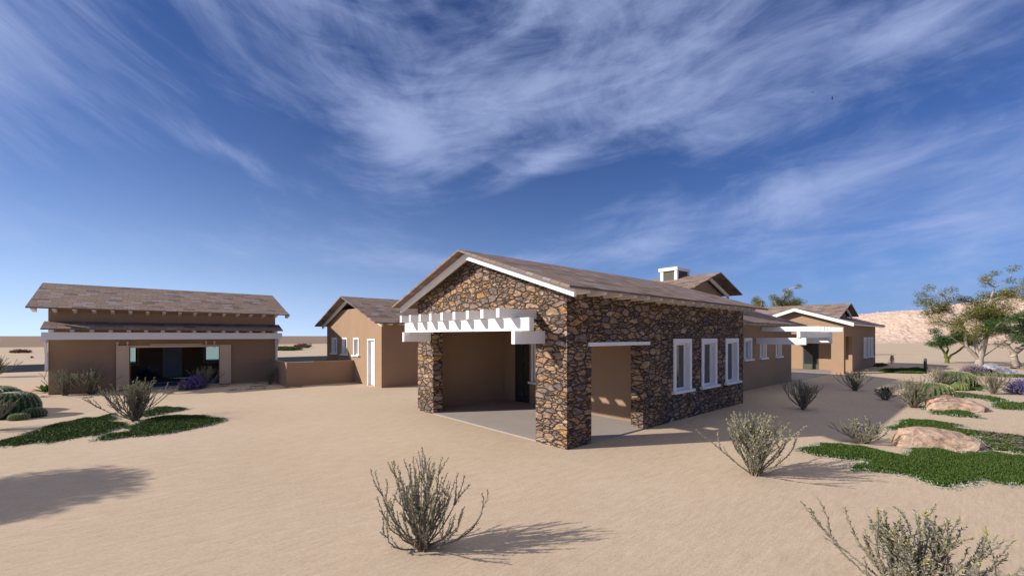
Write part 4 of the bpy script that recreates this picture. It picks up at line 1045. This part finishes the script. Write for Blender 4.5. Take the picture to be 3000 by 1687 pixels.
# local x = to the right of the picture, y = away, z = up; metres
k1 = .00719 / 2.576
rock('boulder', [(-.95, .1, .0), (-.98, .05, .12), (-.60, .5, .33), (-.62, .12, .36), (-.1, .5, .38), (.35, .42, .33), (.62, .3, .27), (.92, .1, .08), (.50, -.22, .17), (.30, -.34, .03), (-.1, -.15, .10), (-.85, -.10, 0), (.3, -.3, -.1), (.92, .1, -.1), (.6, .6, -.1), (-.7, .6, -.1), (.58, -.25, -.02)],
     ROCKP, 'large flat pink sandstone boulder on the front green mat', 1.3, 4, .03, (6.2, -5.27, 0))
rock('boulder', [(-1.02, .1, 0), (-.98, .0, .1), (-.62, .5, .40), (-.6, .1, .38), (.1, .5, .44), (.62, .35, .30), (1.0, .1, .08), (.4, -.3, .16), (.3, -.35, 0), (-.8, -.15, 0), (.3, -.3, -.1), (.95, .1, -.1), (.6, .6, -.1), (-.7, .6, -.1)],
     ROCKP, 'smaller pink sandstone boulder further back, right of the wide shrub', 4.7, 4, .035, (13.1, -5.25, 0))
rock('boulder', [(-1.15, 0, .15), (-.9, .3, .5), (-.6, .4, .62), (-.2, .4, .60), (.3, .4, .42), (.9, .2, .30), (1.1, 0, .18), (.7, -.2, -.05), (0, -.3, -.05), (-.9, -.2, -.05), (-.8, .8, -.05), (.8, .8, -.05), (-.5, -.1, .4)],
     ROCKG, 'pale grey boulder in front of the trees', 8.1, 4, .05, (33.9, -6.2, 0))
rock('boulder', [(-.5, 0, 0), (-.4, .2, .2), (0, .3, .28), (.4, .2, .2), (.5, 0, 0), (0, -.2, .05), (0, .5, 0)], ROCKP, 'small low reddish rock beside the columnar cactus', 2.2, 3, .03, (31.2, -3.45, 0))
rock('boulder', [(-.4, 0, 0), (-.3, .2, .15), (0, .3, .22), (.35, .2, .16), (.5, 0, 0), (0, -.2, .03), (0, .5, 0)], ROCKP, 'small low reddish rock left of the round lilac bush', 6.2, 3, .03, (32.6, -4.1, 0))

# trees ----------------------------------------------------------------------
def tree(loc, px, base, scale, label, bark, leafm, seed, trunk_r, nl, leaf, flowers=None, name='tree', ydepth=1.0, forks=None, droop=0., trunk_pts=None, flat=.8):
    rnd = random.Random(seed)
    C = []
    for (x, y, r) in px:
        X = (x - base[0]) * scale; Z = (base[1] - y) * scale; rr = r * scale
        C.append((Vector((X, rnd.gauss(0, ydepth), Z)), rr * 1.5))
    for i in range(len(C)):
        for j in range(i):
            if (C[i][0] - C[j][0]).length < 1.35 * (C[i][1] + C[j][1]) * .85 and rnd.random() < .34:
                C.append((C[i][0].lerp(C[j][0], .5) + Vector((0, rnd.gauss(0, .4), 0)), (C[i][1] + C[j][1]) * .46))
    nodes = [Vector((0, 0, 0))]; par = [-1]
    for f in (forks or []):
        nodes.append(Vector(f[0])); par.append(f[1])
    order = sorted(range(len(C)), key=lambda i: (C[i][0] - nodes[-1]).length)
    for i in order:
        c = C[i][0]; best = None
        for j, n in enumerate(nodes):
            if j == 0 and len(nodes) > 1: continue
            d = (c - n).length; pen = d + max(0, n.z - c.z + .1) * 1.6 + abs(n.length) * .06
            if best is None or pen < best[0]: best = (pen, j)
        j = best[1]; n = nodes[j]; prev = j
        k = max(1, int((c - n).length / .5))
        for s in range(1, k + 1):
            t = s / k; p = n.lerp(c, t) + Vector((rnd.gauss(0, .05), rnd.gauss(0, .05), .12 * math.sin(t * math.pi) + rnd.gauss(0, .03)))
            nodes.append(p); par.append(prev); prev = len(nodes) - 1
    wgt = [0.] * len(nodes)
    kids = [0] * len(nodes)
    for i in range(1, len(nodes)): kids[par[i]] += 1
    for i in range(len(nodes)): 
        if kids[i] == 0: wgt[i] = 1
    for i in range(len(nodes) - 1, 0, -1):
        wgt[i] = max(wgt[i], .5); wgt[par[i]] += wgt[i]
    top = wgt[0]
    rad = [trunk_r * (w_ / top) ** .62 * .95 + .004 for w_ in wgt]
    b = MB(); fine = MB()
    for i in range(1, len(nodes)):
        a, c = nodes[par[i]], nodes[i]; r1 = min(rad[par[i]], rad[i] * 1.35 + .01) if par[i] > 0 else trunk_r * 1.15
        mid = a.lerp(c, .5) + Vector((rnd.gauss(0, .02), rnd.gauss(0, .02), 0))
        if (trunk_pts and i == 1): b.tube([a] + [Vector(q) for q in trunk_pts] + [c], [trunk_r * 1.2] + [trunk_r * rnd.uniform(.85, 1.15) for q in trunk_pts] + [trunk_r * .9], 12, False)
        else: b.tube([a, mid, c], [r1, (r1 + rad[i]) / 2, rad[i]], 8 if rad[i] > .03 else 5, False)
    lf = MB(); fl = MB()
    for c, rr in C:
        for k in range(5):
            e = c + Vector((rnd.gauss(0, rr * .5), rnd.gauss(0, rr * .5), rnd.gauss(0, rr * .35))); b.tube([c, e], [.010, .003], 4)
        n = int(nl * (rr / .45) ** 2)
        for k in range(n):
            u = Vector((rnd.gauss(0, 1), rnd.gauss(0, 1), rnd.gauss(0, 1))).normalized() * rnd.random() ** .45
            p = c + Vector((u.x * rr * 1.05, u.y * rr * 1.05, u.z * rr * flat))
            th = rnd.uniform(0, 6.28); d = Vector((math.cos(th), math.sin(th), rnd.gauss(.1 - droop, .35)))
            up = Vector((rnd.gauss(0, .7), rnd.gauss(0, .7), 1))
            if flowers and rnd.random() < flowers: fl.leaf(p + Vector((0, 0, rr * .1)), d, up, leaf * .6, leaf * .26)
            else: lf.leaf(p, d, up, leaf * rnd.uniform(.6, 1.3), leaf * rnd.uniform(.10, .2))
    parts = [('trunk', b.mesh('trunk', bark, smooth=True)), ('crown', lf.mesh('crown', leafm))]
    if fl.f: parts.append(('blossom', fl.mesh('blossom', FLOWY)))
    attach(empty(name, loc, label, 'tree', rz=RZ), parts)
TA = [(450, 340, 42), (520, 390, 42), (460, 420, 38), (560, 450, 55), (640, 360, 38), (600, 500, 55), (680, 480, 50), (770, 450, 50), (830, 480, 40), (560, 540, 50), (640, 590, 60), (540, 670, 50), (700, 560, 55),
      (780, 590, 60), (620, 720, 55), (500, 730, 36), (560, 790, 50), (700, 760, 55), (640, 840, 50), (780, 700, 50), (860, 620, 60), (920, 490, 50), (950, 560, 65), (1000, 460, 55), (1050, 290, 42), (1080, 250, 36),
      (1150, 220, 42), (1210, 150, 40), (1080, 190, 34), (1180, 300, 50), (1225, 270, 36), (1100, 370, 58), (1040, 410, 50), (1180, 400, 50), (1120, 480, 65), (1240, 440, 58), (1320, 400, 42), (1400, 430, 42),
      (1300, 520, 65), (1380, 560, 50), (1200, 560, 65), (1030, 600, 70), (920, 690, 65), (1100, 680, 65), (1000, 770, 65), (1200, 640, 65), (900, 790, 45), (1080, 880, 50), (1150, 830, 58), (1440, 480, 42), (1060, 930, 40), (800, 820, 40)]
sA = .00755
tree((43.83, -5.12, 0), TA, (975, 1165), sA, 'tall pale trunked tree with olive leaves and yellow blossom', BARKW, LEAFY, 3, .25, 250, .14, .09, 'palo_verde_tree', 1.0,
     forks=[((0, 0, .5), 0), ((-.92, .1, 1.55), 1), ((-.08, .3, 2.1), 1), ((.4, 0, 1.7), 1), ((1.3, -.2, 1.6), 1), ((-2.4, .1, 2.45), 2), ((-1.1, 0, 2.7), 2), ((.70, 0, 3.3), 4), ((.88, .1, 4.9), 8), ((1.25, 0, 6.3), 9), ((-2.0, 0, 4.1), 7), ((-2.9, .1, 5.2), 11), ((0, .2, 3.6), 3), ((1.9, 0, 4.0), 8)])
TB = [(460, 860, 34), (520, 905, 40), (600, 880, 44), (560, 820, 42), (660, 885, 44), (720, 900, 44), (800, 880, 40), (850, 900, 34), (620, 800, 44), (700, 820, 44), (780, 830, 40), (540, 950, 32), (480, 920, 28), (640, 925, 36), (760, 925, 30), (860, 850, 30)]
tree((46.99, -3.16, 0), TB, (635, 1135), .00835, 'small feathery green tree with green forked trunk left of the tall tree', BARKG, LEAFG, 5, .15, 420, .15, None, 'palo_verde_tree', .7,
     forks=[((0, 0, .35), 0), ((-.12, 0, .75), 1), ((.35, 0, .7), 1), ((-.35, 0, 1.1), 2), ((.2, .1, 1.2), 2), ((1.1, 0, 1.15), 3)], droop=.35, flat=.8)
TC = [(1130, 690, 40), (1180, 760, 50), (1270, 720, 58), (1250, 820, 58), (1350, 760, 62), (1420, 680, 54), (1440, 800, 62), (1330, 870, 50), (1200, 870, 44), (1500, 740, 60), (1560, 820, 60), (1500, 900, 54), (1400, 640, 44), (1600, 720, 60), (1640, 840, 60), (1300, 660, 44), (1480, 620, 50)]
tree((41.41, -6.9, 0), TC, (1350, 1195), .0069, 'green crowned tree with gnarled peeling trunk at the right photo edge', BARKP, LEAFG, 9, .21, 380, .14, None, 'desert_tree', .8,
     forks=[((-.05, 0, 1.15), 0), ((-.5, 0, 1.7), 1), ((.15, 0, 1.6), 1), ((.6, .1, 1.5), 1), ((-.9, 0, 1.95), 2), ((1.2, .1, 1.9), 4)], trunk_pts=[(.18, .02, .3), (-.02, 0, .6), (-.12, 0, .9)])
TD = [(150, -5, 30), (100, 10, 22), (215, 60, 30), (60, 75, 40), (20, 150, 60), (120, 110, 50), (-60, 110, 45), (180, 150, 50), (-130, 60, 30), (80, 200, 60), (230, 180, 40), (-40, 190, 60), (160, 230, 60), (-140, 190, 50)]
def at_depth(x, y, D):   # picture point on flat ground at forward distance D
    p = CAM + FWD * D + RGT * ((x - 1500) / 1239 * D); return (p.x, p.y, 0)
D = 52.; s_ = D / 1239 / 3.622
tree(at_depth(2303, 0, D), [(410 + 0, 440, 26), (470, 430, 34), (520, 375, 26), (610, 335, 26), (600, 380, 26), (500, 480, 34), (550, 445, 38), (600, 420, 34), (560, 500, 40), (620, 480, 40), (680, 495, 36), (440, 515, 24), (600, 540, 50), (520, 560, 50), (680, 560, 50), (450, 600, 40)],
     (553, 847 + 1239 * 2.4 / D * 3.622), s_, 'tree whose yellow green crown rises behind the far roof, nearer the right gable', BARKW, LEAFY, 13, .26, 260, .15, .05, 'palo_verde_tree', .7, forks=[((0, 0, 1.6), 0), ((-.5, 0, 3.0), 1), ((.6, 0, 3.0), 1)])
tree(at_depth(2215, 0, D), [(190, 462, 26), (225, 455, 22), (290, 480, 20), (210, 490, 26), (275, 515, 26), (240, 505, 24), (250, 560, 46), (190, 570, 40), (310, 570, 36)],
     (235, 847 + 1239 * 2.4 / D * 3.622), s_, 'tree with only a small crown top showing above the roof, left of the other one', BARKW, LEAFY, 17, .24, 260, .15, .05, 'palo_verde_tree', .6, forks=[((0, 0, 1.6), 0), ((-.4, 0, 3.0), 1), ((.4, 0, 3.0), 1)])
# a broad shrub-like tree just outside the left of the picture: its shadow falls on the near sand
tree((-12.5, 6.0, 0), [(-70, -200, 36), (-20, -215, 36), (40, -200, 36), (80, -225, 30), (-100, -230, 30), (0, -250, 40), (50, -255, 36), (-50, -255, 36), (110, -190, 26), (-120, -195, 26), (20, -175, 30), (70, -170, 26), (-40, -170, 28)],
     (0, 0), .01, 'low broad green tree standing just left of the photo', BARKG, LEAFG, 21, .12, 700, .13, None, 'palo_verde_tree', .5, forks=[((0, 0, .5), 0), ((-.4, 0, 1.2), 1), ((.4, 0, 1.2), 1)])

# birds ----------------------------------------------------------------------
def bird(px, py, D, rz, roll, lab):
    p = CAM + FWD * D + RGT * ((px - 1500) / 1239 * D) + Vector((0, 0, (984 - py) / 1239 * D))
    b = MB(); b.tube([(-.16, 0, 0), (-.08, 0, 0), (.04, 0, .01), (.14, 0, .01), (.19, 0, 0)], [.008, .03, .042, .026, .006], 6)
    w = MB()
    for s in (-1, 1):
        k = len(w.v); w.v += [(.07, 0, .01), (-.07, 0, .01), (.05, s * .22, .08), (-.06, s * .2, .07), (-.03, s * .45, .02)]
        w.f += [(k, k + 1, k + 3, k + 2), (k + 2, k + 3, k + 4)]
    t = MB(); t.v = [(-.15, -.012, 0), (-.15, .012, 0), (-.26, .04, 0), (-.26, -.04, 0)]; t.f = [(0, 1, 2, 3)]
    r = empty('bird', p, lab, 'bird', 'birds in the sky', rz); r.rotation_euler = (roll, 0, rz)
    attach(r, [('body', b.mesh('body', BIRDM, smooth=True)), ('wings', w.mesh('wings', BIRDM)), ('tail', t.mesh('tail', BIRDM))])
bird(2381, 272, 75, .4, .2, 'tiny dark bird flying, the left one of two')
bird(2438, 288, 75, 1.6, 1.2, 'tiny dark bird banking on its side, the right one of two')
